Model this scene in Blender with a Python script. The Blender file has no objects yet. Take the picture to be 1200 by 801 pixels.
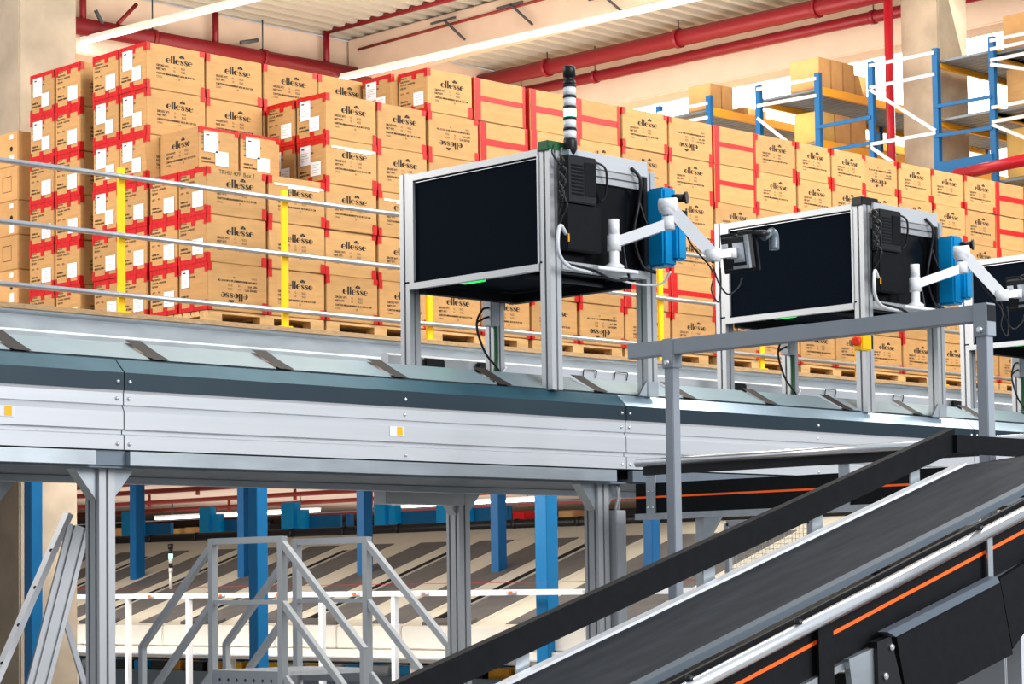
import bpy, bmesh, math, random
from mathutils import Vector, Matrix
random.seed(7)
S = bpy.context.scene
COL = S.collection
PI = math.pi

# ------------------------------------------------------------------ camera
F, CX, CY = 2708.6, 600.0, 524.45
YAW, PITCH, ROLL = .79183, .0594546, -.01332403
CAM = Vector((0, 0, 1.75))
FW = Vector((math.cos(PITCH)*math.cos(YAW), math.cos(PITCH)*math.sin(YAW), math.sin(PITCH)))
R0 = Vector((math.sin(YAW), -math.cos(YAW), 0))
U0 = R0.cross(FW)
RT = R0*math.cos(ROLL) + U0*math.sin(ROLL)
UP = U0*math.cos(ROLL) - R0*math.sin(ROLL)
cd = bpy.data.cameras.new('camera'); cam = bpy.data.objects.new('camera', cd); COL.objects.link(cam)
cd.sensor_width = 36; cd.lens = F/1200*36; cd.shift_y = (CY-400.5)/1200; cd.clip_end = 300
cam.matrix_world = Matrix(((RT.x, UP.x, -FW.x, CAM.x), (RT.y, UP.y, -FW.y, CAM.y), (RT.z, UP.z, -FW.z, CAM.z), (0, 0, 0, 1)))
S.camera = cam

def at(px, py, X=None, Y=None, Z=None):
    d = FW + RT*((px-CX)/F) - UP*((py-CY)/F)
    if X is not None: t = (X-CAM.x)/d.x
    elif Y is not None: t = (Y-CAM.y)/d.y
    else: t = (Z-CAM.z)/d.z
    return CAM + d*t

# --------------------------------------------------------------- materials
def mat(name, col, rough=.6, metal=0., noise=0., scale=8., bump=0., emit=None, estr=0., alpha=None, stretch=None, objrand=0., spec=None, trans=0.):
    m = bpy.data.materials.new(name); m.use_nodes = True
    nt = m.node_tree; b = nt.nodes['Principled BSDF']
    b.inputs['Base Color'].default_value = (*col, 1); b.inputs['Roughness'].default_value = rough
    b.inputs['Metallic'].default_value = metal
    if spec is not None: b.inputs['Specular IOR Level'].default_value = spec
    if trans: b.inputs['Transmission Weight'].default_value = trans
    if noise or bump or objrand:
        tc = nt.nodes.new('ShaderNodeTexCoord'); mp = nt.nodes.new('ShaderNodeMapping')
        if stretch: mp.inputs['Scale'].default_value = stretch
        nt.links.new(tc.outputs['Object'], mp.inputs['Vector'])
        nz = nt.nodes.new('ShaderNodeTexNoise'); nz.inputs['Scale'].default_value = scale; nz.inputs['Detail'].default_value = 5
        nt.links.new(mp.outputs['Vector'], nz.inputs['Vector'])
        mr = nt.nodes.new('ShaderNodeMapRange'); mr.inputs['From Min'].default_value = .25; mr.inputs['From Max'].default_value = .75
        mr.inputs['To Min'].default_value = 1-noise; mr.inputs['To Max'].default_value = 1+noise
        nt.links.new(nz.outputs['Fac'], mr.inputs['Value'])
        src = mr.outputs['Result']
        if objrand:
            oi = nt.nodes.new('ShaderNodeObjectInfo'); m2 = nt.nodes.new('ShaderNodeMapRange')
            m2.inputs['To Min'].default_value = 1-objrand; m2.inputs['To Max'].default_value = 1+objrand
            nt.links.new(oi.outputs['Random'], m2.inputs['Value'])
            mu = nt.nodes.new('ShaderNodeMath'); mu.operation = 'MULTIPLY'
            nt.links.new(src, mu.inputs[0]); nt.links.new(m2.outputs['Result'], mu.inputs[1]); src = mu.outputs[0]
        vm = nt.nodes.new('ShaderNodeVectorMath'); vm.operation = 'SCALE'; vm.inputs[0].default_value = col
        nt.links.new(src, vm.inputs['Scale']); nt.links.new(vm.outputs['Vector'], b.inputs['Base Color'])
        if bump:
            bp = nt.nodes.new('ShaderNodeBump'); bp.inputs['Strength'].default_value = bump; bp.inputs['Distance'].default_value = .01
            nt.links.new(nz.outputs['Fac'], bp.inputs['Height']); nt.links.new(bp.outputs['Normal'], b.inputs['Normal'])
    if emit:
        b.inputs['Emission Color'].default_value = (*emit, 1); b.inputs['Emission Strength'].default_value = estr
    if alpha is not None: b.inputs['Alpha'].default_value = alpha
    return m
M = dict(
    card=mat('cardboard', (.48, .285, .118), .75, noise=.10, scale=5, objrand=.10, stretch=(1, 1, 5)),
    card2=mat('cardboard_pale', (.56, .33, .14), .8, noise=.1, scale=6, objrand=.1),
    cardy=mat('cardboard_yellow', (.52, .34, .11), .8, noise=.1, scale=6, objrand=.1),
    red=mat('red_tape', (.52, .005, .006), .38, noise=.22, scale=30, bump=.15),
    clear=mat('clear_tape', (.86, .80, .70), .15, noise=.2, scale=20),
    paper=mat('label_paper', (.82, .82, .86), .6),
    ink=mat('black_print', (.02, .016, .012), .8),
    ink2=mat('faded_print', (.10, .06, .03), .8),
    alu=mat('aluminium_profile', (.56, .57, .58), .42, metal=.55, noise=.05, scale=3, stretch=(1, 1, .2)),
    aluD=mat('aluminium_slot', (.10, .11, .12), .6, metal=.3),
    panel=mat('pale_painted_panel', (.62, .63, .65), .4, metal=.25, noise=.03, scale=4, stretch=(.2, 1, 8)),
    galv=mat('galvanised_sheet', (.52, .56, .59), .33, metal=.75, noise=.14, scale=5, stretch=(.6, 1, 2)),
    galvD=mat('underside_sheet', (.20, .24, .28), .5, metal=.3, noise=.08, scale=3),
    slate=mat('slate_painted_steel', (.030, .052, .068), .5, metal=.35, noise=.12, scale=3, stretch=(.5, 1, 1)),
    teal=mat('teal_trim', (.03, .10, .135), .5, metal=.25, noise=.2, scale=4, stretch=(1, 1, 1)),
    trimS=mat('trim_reflection', (.50, .62, .70), .33, metal=.6, noise=.25, scale=2),  # right-hand trim: bright reflection put into the colour
    flap=mat('pale_steel_flap', (.40, .50, .54), .32, metal=.45, noise=.06, scale=4),
    slot=mat('brown_rubber_gap', (.045, .035, .03), .6),
    felt=mat('black_panel', (.0035, .0085, .017), .9, noise=.25, scale=90, spec=.12),
    gloss=mat('black_gloss_panel', (.004, .004, .005), .2, spec=.25),
    blk=mat('black_plastic', (.010, .010, .012), .42),
    blk2=mat('matt_black_sheet', (.007, .008, .010), .6, noise=.3, scale=30, spec=.2),
    rubber=mat('conveyor_rubber', (.030, .034, .041), .75, spec=.25, noise=.35, scale=9, stretch=(.35, 2, 1)),
    edge=mat('belt_edge_grey', (.12, .15, .18), .5),
    chrome=mat('polished_tube', (.85, .86, .88), .22, metal=.85),
    tube=mat('galvanised_tube', (.55, .57, .60), .32, metal=.8, noise=.08, scale=20),
    white=mat('white_enamel', (.80, .81, .83), .35),
    grey=mat('grey_enamel', (.33, .36, .40), .42, metal=.1, noise=.04, scale=8),
    greym=mat('mid_grey_enamel', (.42, .45, .48), .42, metal=.1),
    greyl=mat('light_grey_enamel', (.55, .57, .60), .42),
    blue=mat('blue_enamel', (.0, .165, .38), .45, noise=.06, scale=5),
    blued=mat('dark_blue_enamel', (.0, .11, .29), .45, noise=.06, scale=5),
    bluel=mat('light_blue_enamel', (.0, .42, .85), .4),
    bluescan=mat('blue_scanner', (.0, .29, .60), .35),
    yel=mat('yellow_enamel', (.90, .52, .0), .4),
    orange=mat('orange_stripe', (.95, .14, .01), .5, emit=(.9, .12, .01), estr=.15),
    rackor=mat('orange_rack_beam', (.80, .38, .01), .45),
    redp=mat('red_pipe', (.22, .006, .014), .45), redd=mat('maroon_pipe', (.26, .03, .02), .6),
    redl=mat('red_gloss_pipe', (.42, .010, .025), .3),
    wood=mat('pallet_wood', (.60, .40, .19), .75, noise=.22, scale=6, stretch=(.4, 3, 3)),
    ply=mat('chipboard_edge', (.40, .27, .15), .8, noise=.35, scale=50, stretch=(.3, 1, 3)),
    conc=mat('concrete', (.42, .35, .27), .85, noise=.22, scale=2.5, bump=.3),
    concb=mat('pale_concrete_beam', (.70, .56, .45), .85, noise=.05, scale=3),
    green=mat('green_cable', (.02, .14, .05), .5),
    cable=mat('black_cable', (.012, .012, .014), .45),
    cablew=mat('white_cable', (.70, .72, .75), .45),
    chute=mat('beige_chute', (.58, .53, .44), .5, noise=.04, scale=3),
    chutel=mat('pale_chute_lip', (.74, .70, .64), .5, noise=.03, scale=3),
    mat_=mat('grey_slide_mat', (.125, .115, .11), .6, noise=.15, scale=6),
    dark=mat('dark_machinery', (.02, .022, .025), .5),
    floor=mat('floor_concrete', (.25, .24, .23), .5, noise=.1, scale=1),
    ledg=mat('green_light', (.0, .4, .08), .4, emit=(.0, .9, .12), estr=1.3),
    ledg2=mat('green_lens', (.1, .9, .5), .4, emit=(.25, 1, .55), estr=3.5),
    lamp=mat('lamp_diffuser', (1, 1, 1), .5, emit=(1, .96, .88), estr=6),
    lampw=mat('lamp_rail', (.75, .64, .56), .5, emit=(1, .85, .75), estr=.3),
    sky=mat('skylight_pane', (1, 1, 1), .5, emit=(1, .99, .96), estr=2.2),
    scan=mat('grey_scanner_plastic', (.16, .20, .23), .25),
    redbtn=mat('red_button', (.75, .04, .01), .35),
    redsh=mat('red_plastic', (.65, .01, .01), .35),
)
# corrugated deck: ribs modelled, colour only here
M['deck'] = mat('roof_deck', (.50, .48, .42), .5, metal=.1)

# ------------------------------------------------------------ mesh builder
class MB:
    def __init__(s): s.v = []; s.f = []; s.m = []; s.sm = []; s.mi = 0
    def add(s, vs, fs, smooth=False):
        o = len(s.v); s.v += [Vector(v) for v in vs]
        for f in fs: s.f.append([i+o for i in f]); s.m.append(s.mi); s.sm.append(smooth)
        return s
    def box(s, x0, y0, z0, x1, y1, z1):
        vs = [(x, y, z) for z in (z0, z1) for y in (y0, y1) for x in (x0, x1)]
        return s.add(vs, [(0, 2, 3, 1), (4, 5, 7, 6), (0, 1, 5, 4), (2, 6, 7, 3), (0, 4, 6, 2), (1, 3, 7, 5)])
    def prism(s, poly, p, q, up=(0, 0, 1), smooth=False):
        p = Vector(p); q = Vector(q); w = (q-p).normalized(); a = Vector(up).cross(w)
        if a.length < 1e-5: a = Vector((1, 0, 0)).cross(w)
        a.normalize(); b = w.cross(a); n = len(poly)
        vs = [p+a*x+b*y for x, y in poly]+[q+a*x+b*y for x, y in poly]
        return s.add(vs, [tuple(range(n-1, -1, -1)), tuple(range(n, 2*n))]+[(i, (i+1) % n, (i+1) % n+n, i+n) for i in range(n)], smooth)
    def bar(s, p, q, w, h, up=(0, 0, 1)):
        return s.prism([(-w/2, -h/2), (w/2, -h/2), (w/2, h/2), (-w/2, h/2)], p, q, up)
    def profyz(s, poly, x0, x1):      # poly in (y,z), extruded along x
        n = len(poly); vs = [(x0, y, z) for y, z in poly]+[(x1, y, z) for y, z in poly]
        return s.add(vs, [tuple(range(n)), tuple(range(2*n-1, n-1, -1))]+[(i, i+n, (i+1) % n+n, (i+1) % n) for i in range(n)])
    def profxz(s, poly, y0, y1):      # poly in (x,z), extruded along y
        n = len(poly); vs = [(x, y0, z) for x, z in poly]+[(x, y1, z) for x, z in poly]
        return s.add(vs, [tuple(range(n-1, -1, -1)), tuple(range(n, 2*n))]+[(i, (i+1) % n, (i+1) % n+n, i+n) for i in range(n)])
    def cyl(s, p, q, r, n=12, r2=None):
        p = Vector(p); q = Vector(q); r2 = r if r2 is None else r2; w = (q-p).normalized()
        a = w.orthogonal().normalized(); b = w.cross(a)
        vs = [p+(a*math.cos(2*PI*i/n)+b*math.sin(2*PI*i/n))*r for i in range(n)]+[q+(a*math.cos(2*PI*i/n)+b*math.sin(2*PI*i/n))*r2 for i in range(n)]
        s.add(vs, [(i, (i+1) % n, (i+1) % n+n, i+n) for i in range(n)], True)
        return s.add(vs, [tuple(range(n-1, -1, -1)), tuple(range(n, 2*n))])
    def path(s, pts, r, n=8, sub=6):   # smooth tube through points
        P = [Vector(p) for p in pts]; Q = []
        E = [P[0]*2-P[1]]+P+[P[-1]*2-P[-2]]
        if len(P) > 2:
            for i in range(1, len(E)-2):
                for k in range(sub):
                    t = k/sub; a, b, c, d = E[i-1:i+3]
                    Q.append(.5*((2*b)+(c-a)*t+(2*a-5*b+4*c-d)*t*t+(3*b-a-3*c+d)*t**3))
            Q.append(P[-1])
        else: Q = P
        ref = (Q[1]-Q[0]).normalized().orthogonal().normalized(); vs = []
        for i, c in enumerate(Q):
            w = (Q[min(i+1, len(Q)-1)]-Q[max(i-1, 0)]).normalized()
            ref = (ref-w*ref.dot(w)).normalized(); b = w.cross(ref)
            vs += [c+(ref*math.cos(2*PI*k/n)+b*math.sin(2*PI*k/n))*r for k in range(n)]
        fs = [(i*n+k, i*n+(k+1) % n, (i+1)*n+(k+1) % n, (i+1)*n+k) for i in range(len(Q)-1) for k in range(n)]
        s.add(vs, fs, True); m = len(vs)
        return s.add(vs[:n]+vs[-n:], [tuple(range(n-1, -1, -1)), tuple(range(n, 2*n))])
    def lathe(s, prof, c, axis=(0, 0, 1), n=20):
        c = Vector(c); w = Vector(axis).normalized(); a = w.orthogonal().normalized(); b = w.cross(a)
        vs = [c+w*z+(a*math.cos(2*PI*k/n)+b*math.sin(2*PI*k/n))*r for r, z in prof for k in range(n)]
        s.add(vs, [(i*n+k, i*n+(k+1) % n, (i+1)*n+(k+1) % n, (i+1)*n+k) for i in range(len(prof)-1) for k in range(n)], True)
        return s.add(vs[:n]+vs[-n:], [tuple(range(n-1, -1, -1)), tuple(range(n, 2*n))])
    def quad(s, a, b, c, d): return s.add([a, b, c, d], [(0, 1, 2, 3)])
    def mesh(s, name, mats, off=Vector((0, 0, 0)), bevel=0):
        me = bpy.data.meshes.new(name); me.from_pydata([v-off for v in s.v], [], s.f)
        ms = mats if isinstance(mats, (list, tuple)) else [mats]
        for m in ms: me.materials.append(m)
        for i, p in enumerate(me.polygons): p.material_index = s.m[i]; p.use_smooth = s.sm[i]
        bm = bmesh.new(); bm.from_mesh(me); bmesh.ops.remove_doubles(bm, verts=bm.verts, dist=1e-5)
        bmesh.ops.recalc_face_normals(bm, faces=bm.faces)
        if bevel: bmesh.ops.bevel(bm, geom=[e for e in bm.edges if len(e.link_faces) == 2 and e.calc_face_angle(0) > .6], offset=bevel, segments=2, affect='EDGES', clamp_overlap=True)
        bm.to_mesh(me); bm.free(); me.update()
        return me
    def build(s, name, mats, parent=None, bevel=0, loc=None):
        off = Vector((0, 0, 0)); lo = Vector((0, 0, 0))
        if parent is not None:
            p = parent
            while p is not None: off = off+p.location; p = p.parent
        else:
            if loc is None:
                xs = [v.x for v in s.v]; ys = [v.y for v in s.v]; zs = [v.z for v in s.v]
                loc = ((min(xs)+max(xs))/2, (min(ys)+max(ys))/2, min(zs))
            off = Vector(loc); lo = off
        o = bpy.data.objects.new(name, s.mesh(name, mats, off, bevel)); COL.objects.link(o)
        o.parent = parent; o.location = lo
        return o

def tag(o, label, cat, group=None):
    o['label'] = label; o['category'] = cat
    if group: o['group'] = group
    return o
def thing(name, loc, label, cat, group=None):
    o = bpy.data.objects.new(name, None); o.empty_display_size = .1; COL.objects.link(o); o.location = loc
    return tag(o, label, cat, group)
def struct(o): o['kind'] = 'structure'; return o
def dup(o, loc, label=None, rz=None):
    r = o.copy(); COL.objects.link(r); r.location = loc
    if rz is not None: r.rotation_euler = (0, 0, rz)
    if label: r['label'] = label
    for ch in o.children:
        c = ch.copy(); COL.objects.link(c); c.parent = r
        for g in ch.children:
            d = g.copy(); COL.objects.link(d); d.parent = c
    return r
ORD = ['', 'first', 'second', 'third', 'fourth', 'fifth', 'sixth', 'seventh', 'eighth', 'ninth', 'tenth', 'eleventh', 'twelfth', 'thirteenth',
       'fourteenth', 'fifteenth', 'sixteenth', 'seventeenth', 'eighteenth', 'nineteenth', 'twentieth', 'twenty-first']

def slotpoly(w, d, nx=1, ny=1, sw=.012, sd=.012):
    """T-slot section centred on the origin"""
    def side(L, n):
        pts = [];
        for k in range(n):
            c = -L/2+L*(k+.5)/n
            pts += [(c-sw/2, 0), (c-sw/2, sd), (c+sw/2, sd), (c+sw/2, 0)]
        return pts
    P = [(-w/2, -d/2)]+[(x, -d/2+z) for x, z in side(w, nx)]
    P += [(w/2, -d/2)]+[(w/2-z, y) for y, z in side(d, ny)]
    P += [(w/2, d/2)]+[(-x, d/2-z) for x, z in side(w, nx)]
    P += [(-w/2, d/2)]+[(-w/2+z, -y) for y, z in side(d, ny)]
    return P

# ---------------------------------------------------------- text and logo
def text2d(body, size, bold=.0):
    cu = bpy.data.curves.new('t', 'FONT'); cu.body = body; cu.size = size; cu.offset = bold; cu.resolution_u = 2
    ob = bpy.data.objects.new('t', cu); COL.objects.link(ob); bpy.context.view_layer.update()
    me = bpy.data.meshes.new_from_object(ob.evaluated_get(bpy.context.evaluated_depsgraph_get()))
    vs = [(v.co.x, v.co.y) for v in me.vertices]; fs = [tuple(p.vertices) for p in me.polygons]
    bpy.data.objects.remove(ob); bpy.data.curves.remove(cu); bpy.data.meshes.remove(me)
    return vs, fs
def stroke(pts):      # pts: (x, y, width) -> quads
    n = len(pts); L = []; Rr = []
    for i, (x, y, w) in enumerate(pts):
        x0, y0, _ = pts[max(i-1, 0)]; x1, y1, _ = pts[min(i+1, n-1)]
        dx, dy = x1-x0, y1-y0; l = math.hypot(dx, dy) or 1
        L.append((x-dy/l*w/2, y+dx/l*w/2)); Rr.append((x+dy/l*w/2, y-dx/l*w/2))
    return L+Rr, [(i, i+1, i+1+n, i+n) for i in range(n-1)]
def wordmark():
    """heavy high-contrast lower-case lettering, x-height 1, with half dome above"""
    V = []; Fc = []
    def put(vf, ox):
        o = len(V); V.extend((x+ox, y) for x, y in vf[0]); Fc.extend(tuple(i+o for i in f) for f in vf[1])
    def e(ox):
        pts = []
        for k in range(19):
            a = math.radians(8+k*(315-8)/18); t = max(0, -math.cos(a))
            pts.append((.42+.33*math.cos(a)*(1-.12*t), .5+.45*math.sin(a), .09+.26*t**1.2))
        put(stroke(pts), ox); put(([(.2, .50), (.78, .50), (.78, .60), (.2, .60)], [(0, 1, 2, 3)]), ox)
    def l(ox): put(([(.06, 0), (.34, 0), (.34, 1.62), (.06, 1.55), (0, 1.5), (.06, 1.5)], [(0, 1, 2, 3), (3, 4, 5)]), ox)
    def s_(ox):
        put(stroke([(.60, .70, .16), (.56, .86, .09), (.42, .94, .09), (.24, .90, .12), (.17, .76, .20), (.26, .61, .27), (.42, .48, .30), (.54, .36, .27), (.60, .22, .20), (.52, .10, .12), (.36, .05, .09), (.2, .10, .09), (.13, .28, .16)]), ox)
    x = 0
    for ch in 'ellesse':
        if ch == 'e': e(x); x += .82
        elif ch == 'l': l(x); x += .42
        else: s_(x); x += .72
    W = x
    cx, cy, rr = W*.60, 1.30, .50
    for a0, a1 in ((8, 58), (64, 116), (122, 172)):
        n = 5; pts = [(cx+.06*math.cos(math.radians((a0+a1)/2)), cy+.06)]
        for k in range(n+1):
            a = math.radians(a0+(a1-a0)*k/n); pts.append((cx+rr*math.cos(a), cy+rr*1.35*math.sin(a)))
        put((pts, [tuple(range(len(pts)))]), 0)
    return V, Fc, W
WM = wordmark()
TXT = {k: text2d(*a) for k, a in dict(
    g=('GROSS WT:', .024, .0006), k1=('12', .024, 0), kg=('KGS', .024, 0), n=('NET WT:', .024, .0006), k2=('10', .024, 0),
    c=('CARTON MEASUREMENT 60 X 40 X 37 CM', .0205, .0008), no=('C/NO.', .022, 0), nn=('-   50', .022, 0),
    s1=('STYLE NO.', .020, .0005), s2=('DESCRIPTION :', .020, .0005), s3=('COLOUR : ASSORTED', .020, .0005), s4=('SIZE RUN', .020, .0005),
    s5=('QTY :     PCS', .022, .0005), s6=('ORDER NO.', .020, .001), s7=('MADE IN CHINA', .020, .001), hw=('TRHU 409  Box 2', .048, 0)).items()}

def face(mb, vf, mp, du=0, dv=0, sc=1, flip=None, sy=None):
    """put 2-D shapes on a face through mp(u,v); flip=(cu,cv) turns it upside down"""
    vs = []
    for x, y in vf[0]:
        u, v = x*sc+du, y*(sy or sc)+dv
        if flip: u, v = 2*flip[0]-u, 2*flip[1]-v
        vs.append(mp(u, v))
    mb.add(vs, vf[1])
W_, D_, H_ = .585, .366, .371
E_ = .0012
def long_print(mp, W, flip):
    fl = (W/2, H_/2) if flip else None
    sc = .0565 if W > .52 else .05; wl = WM[2]*sc; x0 = W*.56-wl/2
    mb = MB(); face(mb, WM[:2], mp, x0, .228, sc, fl, .040); out = [('printed_wordmark', mb)]
    a = W*.17; mb = MB()
    face(mb, TXT['g'], mp, a, .190, 1, fl); face(mb, TXT['k1'], mp, a+.165, .190, 1, fl); face(mb, TXT['kg'], mp, a+.245, .190, 1, fl)
    face(mb, TXT['n'], mp, a, .160, 1, fl); face(mb, TXT['k2'], mp, a+.165, .160, 1, fl); face(mb, TXT['kg'], mp, a+.245, .160, 1, fl)
    out.append(('weight_text', mb)); mb = MB(); face(mb, TXT['c'], mp, a, .127, 1, fl); face(mb, TXT['no'], mp, a, .097, 1, fl); face(mb, TXT['nn'], mp, a+.19, .097, 1, fl)
    out.append(('measurement_text', mb)); return out
def end_print(mp, D):
    out = []
    for nm, ks in (('style_text', (('s1', .315), ('s2', .288), ('s3', .262), ('s4', .234))), ('quantity_text', (('s5', .185),)), ('origin_text', (('s6', .115), ('s7', .088)))):
        mb = MB()
        for k, v in ks: face(mb, TXT[k], mp, .028, v, .9 if k != 's3' else .95)
        out.append((nm, mb))
    return out
def rect(mb, mp, u0, v0, u1, v1): mb.quad(mp(u0, v0), mp(u1, v0), mp(u1, v1), mp(u0, v1))
def mpF(e): return lambda u, v: (u, -e, v)              # -Y face, u to the right
def mpL(D, e): return lambda u, v: (-e, D-u, v)         # -X face, u from far edge to near edge

def carton(kind, labels='small', W=W_):
    """kinds: std, inv (print upside down), cross (red tape cross), turned (long side to the left), clear"""
    D = D_
    if kind == 'turned': W, D = .40, .51
    b = MB().box(0, 0, 0, W, D, H_)
    body = bpy.data.objects.new('carton', b.mesh('carton', M['card'], bevel=.005)); COL.objects.link(body)
    F1, L1 = mpF(E_), mpL(D, E_); F2, L2 = mpF(E_*2.6), mpL(D, E_*2.6)
    tw = .036; parts = []
    j = lambda a=.006: random.uniform(-a, a)
    def piece(*rs, fold=False):
        t = MB()
        for q in rs: rect(t, *q)
        if fold: t.quad((0, 0, H_+E_), (.05, 0, H_+E_), (.05, D, H_+E_), (0, D, H_+E_))
        parts.append(t)
    if kind == 'cross':
        piece((F2, .01, 0, .08, H_), (F1, .07, H_*.46+j(), W, H_*.46+.055+j()), (F2, W-.03, 0, W, H_))
        piece((L2, D-.05, 0, D, H_))
    elif kind == 'turned':
        piece((F1, 0, H_-.022, W, H_), (F2, 0, H_-.05, .05, H_), (F2, W-.04, H_-.05, W, H_))
        piece((F1, 0, 0, W, .02))
        piece((L1, D-.05, 0, D, .05))
    else:
        for k in (0, 1):
            v0, v1 = (0, tw+j()) if k == 0 else (H_-tw+j(), H_)
            vb0, vb1 = (0, .075+j()) if k == 0 else (H_-.075+j(), H_)
            u = D*.5+j(.02)
            piece((L1, 0, v0, D, v1), (L2, u-.026, vb0, u+.026, vb1), (L2, D-.035, vb0, D, vb1), (L2, 0, vb0, .03, vb1),
                  (F2, 0, 0 if k == 0 else H_-.06+j(), .040+j(), .07+j() if k == 0 else H_), fold=(k == 1))
            if k == 0 or random.random() < .5: piece((F2, W-.046+j(), 0 if k == 0 else H_-.05+j(), W, .085+j(.012) if k == 0 else H_))
    for t in parts:
        o = bpy.data.objects.new('red_tape', t.mesh('red_tape', M['red'])); COL.objects.link(o); o.parent = body
    lp = lambda mp, w, inv: long_print(mp, w, inv)
    pr = []
    if kind in ('std', 'inv', 'clear', 'hand'): pr = long_print(F1, W, kind == 'inv')+end_print(L1, D)
    elif kind == 'turned': pr = long_print(L1, D, False)+end_print(F1, W)
    if kind == 'hand':
        p = MB(); face(p, TXT['hw'], F1, .12, .325); pr.append(('handwritten_code', p))
    for nm, p in pr:
        o = bpy.data.objects.new(nm, p.mesh(nm, [M['ink'], M['ink2']])); COL.objects.link(o); o.parent = body
    l = MB(); l.mi = 0; ink = MB()
    mpx = mpL(D, E_*3.4) if kind != 'turned' else mpF(E_*3.4); WW = D if kind != 'turned' else W
    mpy = mpL(D, E_*4.2) if kind != 'turned' else mpF(E_*4.2)
    def lab(u0, v0, u1, v1, big):
        rect(l, mpx, u0, v0, u1, v1)
        l.mi = 1
        if big:
            rect(l, mpy, u0+.02, v1-.03, u0+.055, v1-.018)
            for q in range(4): rect(l, mpy, u0+.02, v1-.06-q*.02, u1-.02-.02*(q % 2), v1-.062-q*.02)
        else:
            for q in range(4): rect(l, mpy, u0+.015, v1-.025-q*.022, u1-.02-.015*(q % 2), v1-.027-q*.022)
        l.mi = 0
    if labels == 'both' and kind != 'cross':
        lab(.045+j(.01), .175, .185+j(.01), .335, True); lab(.17+j(.01), .075, .30+j(.01), .19, False)
    elif labels == 'small' and kind != 'cross':
        lab(WW*.52+j(.01), .065, WW*.52+.135, .185+j(), False)
    elif labels == 'upper' and kind != 'cross':
        lab(.035, .19, .13, .33, True)
    if l.v:
        o = bpy.data.objects.new('shipping_label', l.mesh('shipping_label', [M['paper'], M['ink2']])); COL.objects.link(o); o.parent = body
    if kind == 'clear':
        c = MB(); rect(c, F2, .06, .30, W-.02, .318); rect(c, F2, .20, .285, W-.06, .30)
        o = bpy.data.objects.new('clear_tape', c.mesh('clear_tape', M['clear'])); COL.objects.link(o); o.parent = body
    return body
def local(mb, name, m, parent):
    o = bpy.data.objects.new(name, mb.mesh(name, m)); COL.objects.link(o); o.parent = parent; return o
# ------------------------------------------------------- carton instances
PROTO = {}
used = set()
def put_carton(kind, labels, x, y, z, label, group, W=W_, jit=True):
    key = (kind, labels, W)
    if key not in PROTO: PROTO[key] = [carton(kind, labels, W), False]
    o, u = PROTO[key]
    if jit: x += random.uniform(-.004, .004); y += random.uniform(-.006, .004)
    rz = math.radians(random.uniform(-.5, .5)) if jit else 0
    if not u: PROTO[key][1] = True; o.location = (x, y, z); o.rotation_euler = (0, 0, rz)
    else: o = dup(o, (x, y, z), rz=rz)
    tag(o, label, 'box', group)
    return o
LH = .373; Z0 = 3.915; YF = 14.30
def pallet(x0, y0, label, grp='wooden pallets on the mezzanine', W=1.17, D=.77):
    m = MB(); m.box(x0, y0, 3.77, x0+W, y0+.10, 3.792); m.box(x0, y0+D/2-.05, 3.77, x0+W, y0+D/2+.05, 3.792); m.box(x0, y0+D-.1, 3.77, x0+W, y0+D, 3.792)
    t = thing('wooden_pallet', (x0+W/2, y0+D/2, 3.77), label, 'pallet', grp)
    m.build('bottom_boards', M['wood'], t)
    for bx in (x0, x0+W/2-.07, x0+W-.14):
        for by in (y0, y0+D/2-.05, y0+D-.1):
            MB().box(bx, by, 3.792, bx+.14, by+.1, 3.87).build('block', M['wood'], t)
    m = MB()
    for bx in (x0, x0+W/2-.07, x0+W-.14): m.box(bx, y0, 3.87, bx+.14, y0+D, 3.889)
    k = 7
    for i in range(k): a = y0+i*(D-.10)/(k-1); m.box(x0, a, 3.889, x0+W, a+.10, 3.911)
    m.build('top_boards', M['wood'], t)
    return t

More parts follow.
